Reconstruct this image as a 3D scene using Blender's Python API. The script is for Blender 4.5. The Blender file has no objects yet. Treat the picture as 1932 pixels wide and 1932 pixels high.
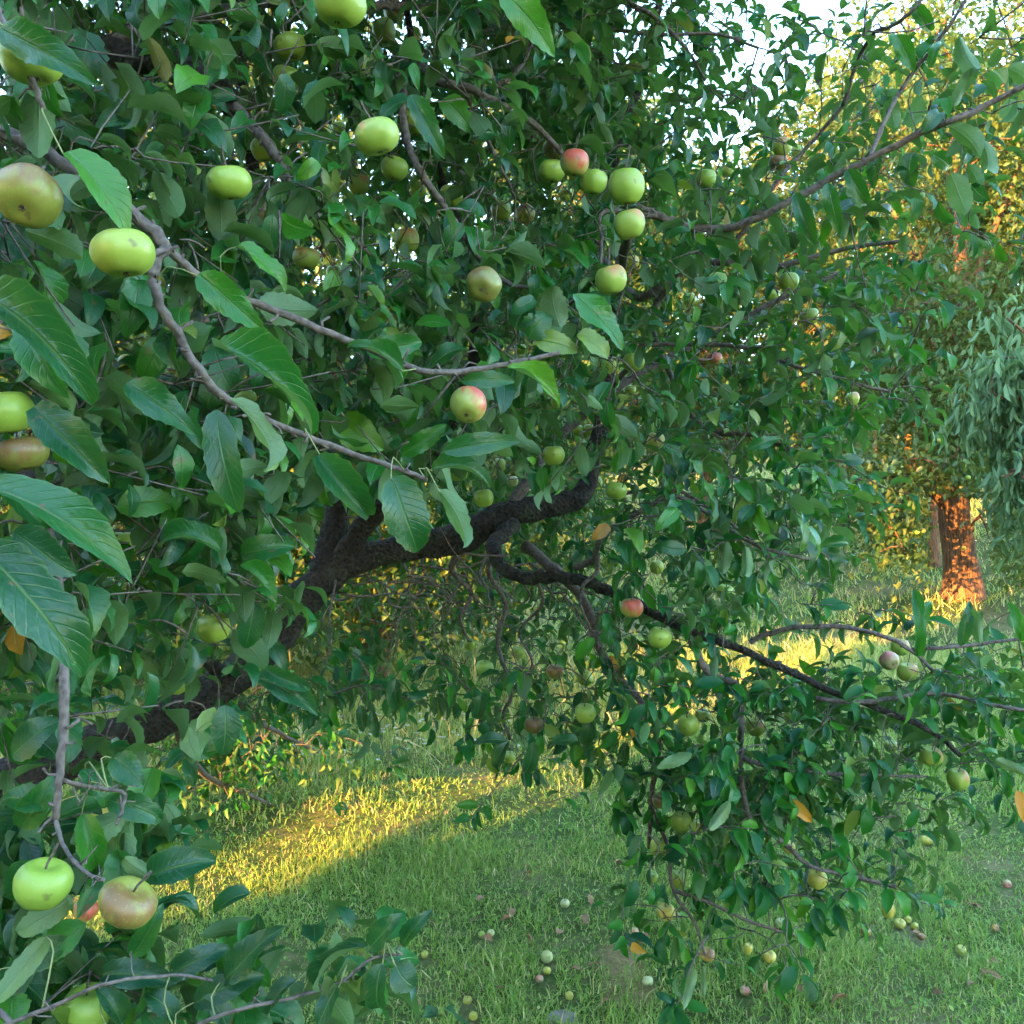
import bpy, math, random
import numpy as np
from mathutils import Vector, Matrix

rng = np.random.default_rng(11)
random.seed(11)
R_ = math.radians
scene = bpy.context.scene
COL = scene.collection

# ------------------------------------------------------------------ camera, sky, sun, exposure
CAM_H = 1.65
PITCH = R_(1.16)
FPX = 1673.0                     # focal length in pixels of a 1932 px wide picture
cam_d = bpy.data.cameras.new('camera')
cam_d.sensor_width = 36.0
cam_d.lens = 18.0 / math.tan(R_(30))
cam_d.clip_start = 0.05
cam_d.clip_end = 800
cam = bpy.data.objects.new('camera', cam_d)
cam.location = (0, 0, CAM_H)
cam.rotation_euler = (R_(90) + PITCH, 0, 0)
COL.objects.link(cam)
scene.camera = cam

SUN_AZ = R_(44.5)                # the light travels towards +x +y
SUN_EL = R_(9.0)
LDIR = np.array([math.sin(SUN_AZ) * math.cos(SUN_EL), math.cos(SUN_AZ) * math.cos(SUN_EL), -math.sin(SUN_EL)])
w = bpy.data.worlds.new('World')
scene.world = w
w.use_nodes = True
wn = w.node_tree.nodes
bg = wn['Background']
sky = wn.new('ShaderNodeTexSky')
sky.sky_type = 'NISHITA'
sky.sun_disc = False
sky.sun_elevation = SUN_EL
sky.sun_rotation = SUN_AZ + math.pi
sky.air_density = 1.0
sky.dust_density = 0.4
sky.ozone_density = 1.7
w.node_tree.links.new(sky.outputs['Color'], bg.inputs['Color'])
bg.inputs['Strength'].default_value = 0.15
sun_d = bpy.data.lights.new('sun', 'SUN')
sun_d.energy = 3.1
sun_d.angle = R_(0.5)
sun_d.color = (1.0, 0.46, 0.11)
sun = bpy.data.objects.new('sun', sun_d)
sun.rotation_euler = Vector(LDIR).to_track_quat('-Z', 'Y').to_euler()
sun.location = (-20, -20, 12)
COL.objects.link(sun)
vs = scene.view_settings
vs.view_transform = 'Standard'
vs.look = 'None'
vs.gamma = 1.0
vs.use_curve_mapping = False
vs.exposure = 4.3
scene.cycles.max_bounces = 4
scene.cycles.diffuse_bounces = 2
scene.cycles.glossy_bounces = 1
scene.cycles.transmission_bounces = 2
scene.cycles.transparent_max_bounces = 4
scene.cycles.use_denoising = True
scene.cycles.use_adaptive_sampling = True
scene.cycles.adaptive_threshold = 0.03
scene.cycles.caustics_reflective = False
scene.cycles.caustics_refractive = False

# ------------------------------------------------------------------ helpers
CP, SP = math.cos(PITCH), math.sin(PITCH)
CAMP = np.array([0.0, 0.0, CAM_H])
def ray(u, v):
    x = (u - 966.0) / FPX
    y = (966.0 - v) / FPX
    return np.array([x, CP - y * SP, SP + y * CP])
def P(u, v, d):
    return CAMP + ray(u, v) * d
def proj(p):
    q = np.asarray(p) - CAMP
    dep = q[..., 1] * CP + q[..., 2] * SP
    up = -q[..., 1] * SP + q[..., 2] * CP
    dd = np.maximum(dep, 1e-3)
    return 966 + FPX * q[..., 0] / dd, 966 - FPX * up / dd, dep
def nrm(a):
    a = np.asarray(a, float)
    return a / np.maximum(np.linalg.norm(a, axis=-1, keepdims=True), 1e-9)

def gz(x, y):
    x = np.asarray(x, float); y = np.asarray(y, float)
    yy = np.clip(y - 4.0, 0, None)
    h = 0.088 * np.minimum(yy, 9.0) + 0.15 * np.clip(yy - 9.0, 0, 30) + 0.05 * np.clip(x - 2.5, 0, 9) * np.clip((y - 7) / 8, 0, 1) + 0.03 * np.clip(yy - 39, 0, 60)
    h = h + 0.04 * np.sin(x * 0.9 + 0.4) * np.sin(y * 0.7 + 1.0) + 0.018 * np.sin(x * 2.3 + y * 1.7)
    return h
def G(u, v):
    r = ray(u, v)
    d = 1.0
    for _ in range(900):
        p = CAMP + r * d
        if p[2] <= gz(p[0], p[1]):
            break
        d += 0.03
    return p

def link(o, parent=None):
    COL.objects.link(o)
    if parent is not None:
        o.parent = parent
    return o
def tag(o, label=None, cat=None, group=None, kind=None):
    if label: o['label'] = label
    if cat: o['category'] = cat
    if group: o['group'] = group
    if kind: o['kind'] = kind
    return o
def empty(name, loc):
    o = bpy.data.objects.new(name, None)
    o.empty_display_size = 0.2
    o.location = loc
    return link(o)

def quad_mesh(name, V, Q, mat, tint=None, uv=None, smooth=True):
    me = bpy.data.meshes.new(name)
    V = np.asarray(V, np.float32); Q = np.asarray(Q, np.int32)
    n, m = len(V), len(Q)
    me.vertices.add(n)
    me.vertices.foreach_set('co', V.ravel())
    me.loops.add(m * 4)
    me.loops.foreach_set('vertex_index', Q.ravel())
    me.polygons.add(m)
    me.polygons.foreach_set('loop_start', np.arange(m, dtype=np.int32) * 4)
    me.polygons.foreach_set('loop_total', np.full(m, 4, np.int32))
    me.polygons.foreach_set('use_smooth', np.full(m, smooth, bool))
    if tint is not None:
        a = me.attributes.new('tint', 'FLOAT', 'POINT')
        a.data.foreach_set('value', np.asarray(tint, np.float32))
    if uv is not None:
        l = me.uv_layers.new(name='UVMap')
        l.data.foreach_set('uv', np.asarray(uv, np.float32)[Q.ravel()].ravel())
    me.materials.append(mat)
    me.update()
    me.validate()
    return me
def obj(name, me, parent=None, loc=None):
    o = bpy.data.objects.new(name, me)
    if loc is not None:
        o.location = loc
    return link(o, parent)

class Acc:
    """collects quads"""
    def __init__(s): s.V = []; s.Q = []; s.n = 0; s.T = []
    def add(s, V, Q, t=0.5):
        s.V.append(V); s.Q.append(np.asarray(Q) + s.n); s.n += len(V)
        s.T.append(np.full(len(V), t))
    def mesh(s, name, mat, origin=(0, 0, 0)):
        return quad_mesh(name, np.concatenate(s.V) - np.asarray(origin), np.concatenate(s.Q), mat, np.concatenate(s.T))

def catmull(pts, n):
    pts = np.asarray(pts, float)
    if len(pts) < 3:
        t = np.linspace(0, 1, n)[:, None]
        return pts[0] * (1 - t) + pts[-1] * t
    e = np.vstack([2 * pts[0] - pts[1], pts, 2 * pts[-1] - pts[-2]])
    out = []
    ts = np.linspace(0, len(pts) - 1, n)
    for t in ts:
        i = min(int(t), len(pts) - 2); f = t - i
        a, b, c, d = e[i], e[i + 1], e[i + 2], e[i + 3]
        out.append(0.5 * ((2 * b) + (-a + c) * f + (2 * a - 5 * b + 4 * c - d) * f * f + (-a + 3 * b - 3 * c + d) * f ** 3))
    return np.array(out)
def tube(pts, rad, ns=6, bump=0.0, seed=0):
    pts = np.asarray(pts, float); n = len(pts)
    rad = np.broadcast_to(np.asarray(rad, float), (n,)).copy()
    tan = nrm(np.gradient(pts, axis=0))
    ref = np.array([0.0, 0, 1.0])
    if abs(np.mean(tan[:, 2])) > 0.8: ref = np.array([1.0, 0.2, 0])
    a = nrm(np.cross(tan, ref)); b = np.cross(tan, a)
    th = np.arange(ns) * 2 * math.pi / ns
    rr = rad[:, None] * np.ones(ns)[None]
    if bump:
        g = np.random.default_rng(seed)
        ph = g.uniform(0, 6.28, 8)
        k = np.arange(n)[:, None]
        rr = rr * (1 + bump * (np.sin(3 * th[None] + 0.35 * k + ph[0]) * 0.5 + np.sin(2 * th[None] - 0.8 * k + ph[1]) * 0.5 + np.sin(5 * th[None] + 1.3 * k + ph[2]) * 0.35 + g.normal(0, 0.25, (n, ns))))
    V = pts[:, None] + a[:, None] * (np.cos(th)[None, :, None] * rr[..., None]) + b[:, None] * (np.sin(th)[None, :, None] * rr[..., None])
    V = V.reshape(-1, 3)
    i = np.arange(n - 1)[:, None]; j = np.arange(ns)[None]
    j2 = (j + 1) % ns
    Q = np.stack([i * ns + j, i * ns + j2, (i + 1) * ns + j2, (i + 1) * ns + j], -1).reshape(-1, 4)
    # end caps pinched to points
    c = len(V)
    V = np.vstack([V, pts[0] - tan[0] * rad[0] * 0.3, pts[-1] + tan[-1] * rad[-1] * 0.6])
    cap = []
    for k in range(0, ns, 2):
        cap.append([c, (k + 2) % ns, (k + 1) % ns, k % ns])
        o = (n - 1) * ns
        cap.append([c + 1, o + k % ns, o + (k + 1) % ns, o + (k + 2) % ns])
    return V, np.vstack([Q, np.array(cap)])

# ------------------------------------------------------------------ materials
def new_mat(name):
    m = bpy.data.materials.new(name); m.use_nodes = True
    nt = m.node_tree; nt.nodes.clear()
    return m, nt
def N(nt, typ, **kw):
    n = nt.nodes.new(typ)
    for k, v in kw.items():
        setattr(n, k, v)
    return n
def ramp(nt, fac, stops):
    r = N(nt, 'ShaderNodeValToRGB')
    el = r.color_ramp.elements
    while len(el) < len(stops): el.new(0.5)
    for e, (p, c) in zip(el, stops):
        e.position = p; e.color = (*c, 1)
    nt.links.new(fac, r.inputs[0])
    return r.outputs[0]
def mixc(nt, fac, a, b, mode='MIX'):
    m = N(nt, 'ShaderNodeMix', data_type='RGBA', blend_type=mode)
    for s, v in ((m.inputs[0], fac), (m.inputs[6], a), (m.inputs[7], b)):
        if isinstance(v, (int, float)): s.default_value = v
        elif isinstance(v, tuple): s.default_value = (*v, 1)
        else: nt.links.new(v, s)
    return m.outputs[2]
def math_(nt, op, a, b=None, c=None, clamp=False):
    m = N(nt, 'ShaderNodeMath', operation=op, use_clamp=clamp)
    for s, v in zip(m.inputs, (a, b, c)):
        if v is None: continue
        if isinstance(v, (int, float)): s.default_value = v
        else: nt.links.new(v, s)
    return m.outputs[0]
def noise(nt, scale, detail=3, vec=None, rough=0.55):
    n = N(nt, 'ShaderNodeTexNoise')
    n.inputs['Scale'].default_value = scale
    n.inputs['Detail'].default_value = detail
    n.inputs['Roughness'].default_value = rough
    if vec is not None: nt.links.new(vec, n.inputs['Vector'])
    return n.outputs['Fac']

def leaf_material(name, stops, under, trans, hero=False, tmix=0.28, rough=0.42, spec=0.5, veins=True, objrandom=False, spots=True):
    m, nt = new_mat(name)
    L = nt.links.new
    att = N(nt, 'ShaderNodeAttribute', attribute_name='tint')
    fac = att.outputs['Fac']
    if objrandom:
        oi = N(nt, 'ShaderNodeObjectInfo')
        fac = math_(nt, 'MULTIPLY_ADD', oi.outputs['Random'], 0.55, math_(nt, 'MULTIPLY_ADD', fac, 0.5, -0.05), clamp=True)
    col = ramp(nt, fac, stops)
    geo = N(nt, 'ShaderNodeNewGeometry')
    bmp = None
    if veins:
        uv = N(nt, 'ShaderNodeUVMap', uv_map='UVMap')
        sep = N(nt, 'ShaderNodeSeparateXYZ'); L(uv.outputs[0], sep.inputs[0])
        across = math_(nt, 'ABSOLUTE', math_(nt, 'SUBTRACT', sep.outputs[1], 0.5))
        mid = math_(nt, 'SUBTRACT', 1.0, math_(nt, 'MULTIPLY', across, 26.0), clamp=True)
        k = math_(nt, 'MULTIPLY', math_(nt, 'SUBTRACT', sep.outputs[0], math_(nt, 'MULTIPLY', across, 0.42)), 11.0)
        fr = math_(nt, 'ABSOLUTE', math_(nt, 'SUBTRACT', math_(nt, 'FRACT', k), 0.5))
        side = math_(nt, 'SUBTRACT', 1.0, math_(nt, 'MULTIPLY', fr, 9.0), clamp=True)
        vein = math_(nt, 'MAXIMUM', mid, math_(nt, 'MULTIPLY', side, 0.20))
        tco = N(nt, 'ShaderNodeTexCoord')
        vec = tco.outputs['Object']
        if hero:
            oi = N(nt, 'ShaderNodeObjectInfo')
            ad = N(nt, 'ShaderNodeVectorMath', operation='ADD'); L(vec, ad.inputs[0]); L(math_(nt, 'MULTIPLY', oi.outputs['Random'], 50.0), ad.inputs[1]); vec = ad.outputs[0]
            bl = math_(nt, 'MULTIPLY', math_(nt, 'SUBTRACT', noise(nt, 2.2, 4, vec), 0.52), 3.5, clamp=True)
            col = mixc(nt, math_(nt, 'MULTIPLY', bl, 0.55), col, (0.10, 0.17, 0.025))
            rim = math_(nt, 'MULTIPLY', math_(nt, 'SUBTRACT', across, 0.44), 14.0, clamp=True)
            col = mixc(nt, math_(nt, 'MULTIPLY', rim, 0.35), col, (0.13, 0.20, 0.05))
        pn = noise(nt, 14 if hero else 55, 4, vec)
        col = mixc(nt, math_(nt, 'MULTIPLY', vein, 0.75), col, (0.11, 0.20, 0.06))
        col = mixc(nt, math_(nt, 'MULTIPLY', pn, 0.6), col, mixc(nt, 1.0, col, (0.55, 0.62, 0.55), 'MULTIPLY'))
        if spots:
            sn = noise(nt, 9 if hero else 38, 3, vec)
            sm = math_(nt, 'MULTIPLY', math_(nt, 'SUBTRACT', sn, 0.66), 22.0, clamp=True)
            col = mixc(nt, math_(nt, 'MULTIPLY', sm, 0.8), col, (0.13, 0.075, 0.03))
        b = N(nt, 'ShaderNodeBump'); b.inputs['Strength'].default_value = 0.5; b.inputs['Distance'].default_value = 0.003
        hgt = math_(nt, 'SUBTRACT', math_(nt, 'MULTIPLY', pn, 0.6), vein)
        L(hgt, b.inputs['Height']); bmp = b.outputs[0]
    both = mixc(nt, geo.outputs['Backfacing'], col, mixc(nt, 0.72, col, under))
    pr = N(nt, 'ShaderNodeBsdfPrincipled')
    L(both, pr.inputs['Base Color'])
    L(math_(nt, 'MULTIPLY_ADD', geo.outputs['Backfacing'], 0.25, rough), pr.inputs['Roughness'])
    pr.inputs['Specular IOR Level'].default_value = spec
    tr = N(nt, 'ShaderNodeBsdfTranslucent')
    L(mixc(nt, 0.5, mixc(nt, 1.0, both, (2.2, 2.2, 1.4), 'MULTIPLY'), trans), tr.inputs['Color'])
    if bmp:
        L(bmp, pr.inputs['Normal'])
    ms = N(nt, 'ShaderNodeMixShader'); ms.inputs[0].default_value = tmix
    L(pr.outputs[0], ms.inputs[1]); L(tr.outputs[0], ms.inputs[2])
    out = N(nt, 'ShaderNodeOutputMaterial'); L(ms.outputs[0], out.inputs[0])
    return m

APPLE_STOPS = [(0.0, (0.004, 0.046, 0.020)), (0.35, (0.007, 0.084, 0.017)), (0.7, (0.022, 0.145, 0.012)), (0.90, (0.080, 0.22, 0.014)), (0.985, (0.16, 0.20, 0.035)), (1.0, (0.42, 0.19, 0.02))]
M_LEAF = leaf_material('apple_leaf', APPLE_STOPS, (0.07, 0.13, 0.055), (0.09, 0.24, 0.01), tmix=0.27, rough=0.37, spec=0.45)
M_LEAF_M = leaf_material('apple_leaf_inner', APPLE_STOPS, (0.07, 0.13, 0.055), (0.09, 0.24, 0.01), tmix=0.27, rough=0.44, spec=0.26, veins=False)
M_LEAF_H = leaf_material('apple_leaf_near', APPLE_STOPS, (0.09, 0.15, 0.07), (0.09, 0.24, 0.01), hero=True, tmix=0.25, rough=0.36, spec=0.48)
M_FAR = leaf_material('orchard_leaf', [(0, (0.016, 0.062, 0.014)), (0.5, (0.038, 0.098, 0.020)), (1, (0.10, 0.145, 0.024))], (0.075, 0.11, 0.035), (0.22, 0.22, 0.012), tmix=0.34, rough=0.45, veins=False)
M_PEACH = leaf_material('narrow_leaf', [(0, (0.06, 0.14, 0.06)), (1, (0.14, 0.24, 0.10))], (0.14, 0.24, 0.12), (0.2, 0.32, 0.06), tmix=0.3, rough=0.5, veins=False)
M_GRASS = leaf_material('grass_blade', [(0, (0.055, 0.14, 0.025)), (0.42, (0.17, 0.31, 0.050)), (0.70, (0.33, 0.43, 0.09)), (0.84, (0.48, 0.41, 0.19)), (1, (0.62, 0.52, 0.32))], (0.16, 0.28, 0.06), (0.25, 0.32, 0.05), tmix=0.3, rough=0.55, spec=0.35, veins=False)

def bark_material(name, c0, c1, scale, bumpd, moss=None, stretch=1.0):
    m, nt = new_mat(name); L = nt.links.new
    tc0 = N(nt, 'ShaderNodeTexCoord')
    tc = N(nt, 'ShaderNodeMapping'); tc.inputs['Scale'].default_value = (1, 1, stretch); L(tc0.outputs['Object'], tc.inputs[0])
    n1 = noise(nt, scale, 6, tc.outputs[0], 0.65)
    vo = N(nt, 'ShaderNodeTexVoronoi'); vo.inputs['Scale'].default_value = scale * 1.7
    L(tc.outputs[0], vo.inputs['Vector'])
    f = math_(nt, 'MULTIPLY', n1, math_(nt, 'ADD', 0.5, vo.outputs['Distance']))
    col = ramp(nt, f, [(0.15, c0), (0.6, c1)])
    if moss:
        mm = math_(nt, 'MULTIPLY', math_(nt, 'SUBTRACT', noise(nt, scale * 0.35, 4, tc.outputs[0]), 0.52), 7.0, clamp=True)
        col = mixc(nt, math_(nt, 'MULTIPLY', mm, 0.55), col, moss)
    pr = N(nt, 'ShaderNodeBsdfPrincipled'); L(col, pr.inputs['Base Color']); pr.inputs['Roughness'].default_value = 0.85
    pr.inputs['Specular IOR Level'].default_value = 0.25
    b = N(nt, 'ShaderNodeBump'); b.inputs['Strength'].default_value = 0.9; b.inputs['Distance'].default_value = bumpd
    L(f, b.inputs['Height']); L(b.outputs[0], pr.inputs['Normal'])
    out = N(nt, 'ShaderNodeOutputMaterial'); L(pr.outputs[0], out.inputs[0])
    return m
M_BARK = bark_material('old_bark', (0.004, 0.0033, 0.003), (0.038, 0.031, 0.026), 40, 0.03, (0.060, 0.066, 0.045))
M_TWIG = bark_material('young_bark', (0.030, 0.022, 0.019), (0.13, 0.105, 0.092), 60, 0.002)
M_FARBARK = bark_material('far_bark', (0.020, 0.011, 0.007), (0.21, 0.11, 0.06), 34, 0.05, None, 0.10)
M_STALK = bark_material('green_stalk', (0.10, 0.14, 0.05), (0.20, 0.22, 0.09), 40, 0.001)

def apple_material(name, base, base2, blush, amount, yellow=0.0):
    m, nt = new_mat(name); L = nt.links.new
    tc = N(nt, 'ShaderNodeTexCoord')
    sep = N(nt, 'ShaderNodeSeparateXYZ'); L(tc.outputs['Object'], sep.inputs[0])
    oi = N(nt, 'ShaderNodeObjectInfo')
    n1 = noise(nt, 30, 4, tc.outputs['Object'])
    mp = N(nt, 'ShaderNodeMapping'); mp.inputs['Scale'].default_value = (1, 1, 0.12); L(tc.outputs['Object'], mp.inputs[0])
    streak = noise(nt, 120, 3, mp.outputs[0])
    col = mixc(nt, n1, base, base2)
    col = mixc(nt, math_(nt, 'MULTIPLY', oi.outputs['Random'], 0.45), col, (0.29, 0.32, 0.05))
    # sun-side blush: it sits on the fruit's +x shoulder
    side = math_(nt, 'ADD', math_(nt, 'MULTIPLY', sep.outputs[0], 16.0), math_(nt, 'MULTIPLY', sep.outputs[2], 15.0))
    bl = math_(nt, 'ADD', side, math_(nt, 'MULTIPLY', math_(nt, 'SUBTRACT', math_(nt, 'ADD', n1, streak), 1.0), 1.3))
    bl = math_(nt, 'MULTIPLY', math_(nt, 'ADD', bl, amount - 0.5), 1.6, clamp=True)
    col = mixc(nt, math_(nt, 'MULTIPLY', bl, 0.85), col, blush)
    # lenticels and scab
    vo = N(nt, 'ShaderNodeTexVoronoi'); vo.inputs['Scale'].default_value = 210; L(tc.outputs['Object'], vo.inputs['Vector'])
    dots = math_(nt, 'MULTIPLY', math_(nt, 'SUBTRACT', 0.17, vo.outputs['Distance']), 9.0, clamp=True)
    col = mixc(nt, math_(nt, 'MULTIPLY', dots, 0.55), col, (0.42, 0.42, 0.20))
    scab = math_(nt, 'MULTIPLY', math_(nt, 'SUBTRACT', noise(nt, 46, 2, tc.outputs['Object']), 0.70), 18.0, clamp=True)
    col = mixc(nt, math_(nt, 'MULTIPLY', scab, 0.8), col, (0.09, 0.06, 0.03))
    pr = N(nt, 'ShaderNodeBsdfPrincipled'); L(col, pr.inputs['Base Color'])
    L(math_(nt, 'MULTIPLY_ADD', n1, 0.25, 0.30), pr.inputs['Roughness'])
    out = N(nt, 'ShaderNodeOutputMaterial'); L(pr.outputs[0], out.inputs[0])
    return m
GA, GB = (0.155, 0.29, 0.028), (0.24, 0.34, 0.055)
M_APPLE = {
    'g': apple_material('apple_green', GA, GB, (0.28, 0.31, 0.06), -0.6),
    'b': apple_material('apple_blushed', GA, (0.27, 0.33, 0.07), (0.42, 0.10, 0.055), 0.12),
    'r': apple_material('apple_red', (0.25, 0.31, 0.06), (0.30, 0.30, 0.08), (0.46, 0.045, 0.05), 0.62),
    'n': apple_material('apple_russet', (0.125, 0.165, 0.025), (0.155, 0.125, 0.030), (0.165, 0.075, 0.030), 0.55),
    'y': apple_material('apple_yellow', (0.34, 0.33, 0.04), (0.38, 0.35, 0.07), (0.42, 0.24, 0.05), 0.0),
    'w': apple_material('apple_pale', (0.33, 0.38, 0.17), (0.38, 0.40, 0.22), (0.34, 0.24, 0.13), -0.1),
    'p': apple_material('apple_pink', (0.34, 0.25, 0.13), (0.38, 0.27, 0.16), (0.44, 0.12, 0.11), 0.7),
    'o': apple_material('apple_rotten', (0.50, 0.24, 0.05), (0.40, 0.18, 0.05), (0.14, 0.06, 0.03), 0.5),
}
def flat(name, c, rough=0.8):
    m, nt = new_mat(name)
    tc = N(nt, 'ShaderNodeTexCoord')
    f = noise(nt, 60, 3, tc.outputs['Object'])
    pr = N(nt, 'ShaderNodeBsdfPrincipled'); pr.inputs['Roughness'].default_value = rough
    nt.links.new(mixc(nt, f, tuple(x * 0.65 for x in c), tuple(min(1, x * 1.25) for x in c)), pr.inputs['Base Color'])
    o = N(nt, 'ShaderNodeOutputMaterial'); nt.links.new(pr.outputs[0], o.inputs[0])
    return m
M_CALYX = flat('calyx_brown', (0.07, 0.05, 0.03))
M_DEAD = flat('dead_leaf', (0.26, 0.14, 0.07))
M_STONE = flat('stone_grey', (0.20, 0.185, 0.165))
M_PETAL = flat('white_petal', (0.5, 0.48, 0.42), 0.7)

def ground_material():
    m, nt = new_mat('orchard_ground'); L = nt.links.new
    tc = N(nt, 'ShaderNodeTexCoord')
    a = noise(nt, 1.1, 5, tc.outputs['Object']); b = noise(nt, 14, 6, tc.outputs['Object'], 0.7)
    c = math_(nt, 'ADD', math_(nt, 'MULTIPLY', a, 0.55), math_(nt, 'MULTIPLY', b, 0.45))
    col = ramp(nt, c, [(0.25, (0.03, 0.045, 0.012)), (0.48, (0.07, 0.105, 0.028)), (0.62, (0.19, 0.16, 0.075)), (0.85, (0.34, 0.26, 0.17))])
    sp = N(nt, 'ShaderNodeSeparateXYZ'); L(tc.outputs['Object'], sp.inputs[0])
    dx = math_(nt, 'DIVIDE', math_(nt, 'SUBTRACT', sp.outputs[0], 0.43), 0.20); dy = math_(nt, 'DIVIDE', math_(nt, 'SUBTRACT', sp.outputs[1], 3.35), 0.55)
    rr = math_(nt, 'SQRT', math_(nt, 'ADD', math_(nt, 'MULTIPLY', dx, dx), math_(nt, 'MULTIPLY', dy, dy)))
    trod = math_(nt, 'MULTIPLY', math_(nt, 'SUBTRACT', math_(nt, 'ADD', 0.15, math_(nt, 'MULTIPLY', b, 1.1)), rr), 1.6, clamp=True)
    col = mixc(nt, trod, col, mixc(nt, b, (0.20, 0.13, 0.06), (0.40, 0.27, 0.14)))
    pr = N(nt, 'ShaderNodeBsdfPrincipled'); L(col, pr.inputs['Base Color']); pr.inputs['Roughness'].default_value = 0.95
    pr.inputs['Specular IOR Level'].default_value = 0.1
    bm = N(nt, 'ShaderNodeBump'); bm.inputs['Distance'].default_value = 0.03; L(b, bm.inputs['Height']); L(bm.outputs[0], pr.inputs['Normal'])
    o = N(nt, 'ShaderNodeOutputMaterial'); L(pr.outputs[0], o.inputs[0])
    return m
M_GROUND = ground_material()

# ------------------------------------------------------------------ ground
gx = np.concatenate([np.linspace(-70, -14, 24), np.linspace(-13.5, 16, 140), np.linspace(16.5, 90, 26)])
gy = np.concatenate([np.linspace(-45, -1, 30), np.linspace(-0.5, 26, 130), np.linspace(26.5, 140, 40)])
XX, YY = np.meshgrid(gx, gy)
GV = np.stack([XX, YY, gz(XX, YY)], -1).reshape(-1, 3)
nx = len(gx)
ii, jj = np.meshgrid(np.arange(len(gy) - 1), np.arange(nx - 1), indexing='ij')
GQ = np.stack([ii * nx + jj, ii * nx + jj + 1, (ii + 1) * nx + jj + 1, (ii + 1) * nx + jj], -1).reshape(-1, 4)
tag(obj('ground', quad_mesh('ground', GV, GQ, M_GROUND)), kind='structure')

# ------------------------------------------------------------------ leaves
def leaf_template(nl, nw, W=0.52, fold=0.35, bend=0.6, wave=0.0, serr=0.0, seed=0, curl=0.0):
    g = np.random.default_rng(seed)
    t = np.linspace(0, 1, nl + 1)
    if nl <= 5:
        t = np.array([0, 0.14, 0.42, 0.74, 1.0]) if nl == 4 else np.linspace(0, 1, nl + 1)
    s = np.linspace(-1, 1, 2 * nw + 1)
    shp = np.sin(math.pi * np.clip(t, 0, 1) ** 0.82) ** 0.72 * (1 - 0.22 * t ** 3)
    shp[0] = 0.02; shp[-1] = 0.0
    ang = -bend * (t - 0.25) - curl * t ** 3
    dt = np.diff(t, prepend=0)
    cx = np.cumsum(np.cos(ang) * dt); cz = np.cumsum(np.sin(ang) * dt)
    sway = 0.05 * np.sin(t * 3.0 + g.uniform(0, 6)) * g.uniform(0.3, 1.2)
    V = np.zeros((nl + 1, 2 * nw + 1, 3))
    ph = g.uniform(0, 6.28, 2)
    for i in range(nl + 1):
        hw = 0.5 * W * shp[i]
        for j, q in enumerate(s):
            a = abs(q)
            e = hw
            if serr and a > 0.9: e = hw * (1 + serr * (1 if i % 2 else -1) + g.normal(0, serr * 0.6))
            y = q * e * math.cos(fold * (0.4 + 0.6 * a))
            z = a * e * math.sin(fold)
            z += wave * a * a * math.sin(t[i] * 9 + ph[0 if q > 0 else 1]) * shp[i]
            n_ = np.array([-math.sin(ang[i]), 0, math.cos(ang[i])])
            V[i, j] = np.array([cx[i], y + sway[i], cz[i]]) + n_ * z
    V = V.reshape(-1, 3)
    k = 2 * nw + 1
    I, J = np.meshgrid(np.arange(nl), np.arange(k - 1), indexing='ij')
    Q = np.stack([I * k + J, (I + 1) * k + J, (I + 1) * k + J + 1, I * k + J + 1], -1).reshape(-1, 4)
    uv = np.stack(np.meshgrid(t, s * 0.5 + 0.5, indexing='ij'), -1).reshape(-1, 2)
    return V, Q, uv
HERO_T = [leaf_template(16, 3, W=random.uniform(0.50, 0.60), fold=random.uniform(0.2, 0.8), bend=random.uniform(0.3, 1.4), wave=random.uniform(0.03, 0.085), serr=0.045, seed=k, curl=random.uniform(0, 0.7)) for k in range(14)]
NEAR_T = [leaf_template(7, 1, W=random.uniform(0.46, 0.58), fold=random.uniform(0.15, 0.75), bend=random.uniform(0.2, 1.4), wave=random.uniform(0.02, 0.08), serr=0.03, seed=20 + k, curl=random.uniform(0, 0.8)) for k in range(12)]
MID_T = [leaf_template(4, 1, W=random.uniform(0.44, 0.58), fold=random.uniform(0.2, 0.7), bend=random.uniform(0.2, 1.4), seed=40 + k, curl=random.uniform(0, 0.6)) for k in range(12)]
FAR_V = np.array([[0, 0, 0], [0.32, -0.25, 0.07], [0.72, -0.20, 0.03], [1, 0, -0.12], [0.72, 0.20, 0.03], [0.32, 0.25, 0.07]])
FAR_Q = np.array([[0, 1, 2, 3], [0, 3, 4, 5]])
ONE_V = np.array([[0, 0, 0], [0.45, -0.27, 0.08], [1, 0, -0.10], [0.45, 0.27, 0.08]]); ONE_Q = np.array([[0, 1, 2, 3]])
NAR_V = FAR_V * np.array([1, 0.42, 1]) + np.array([0, 0, 0]); NAR_V[3, 2] = -0.25

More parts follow.
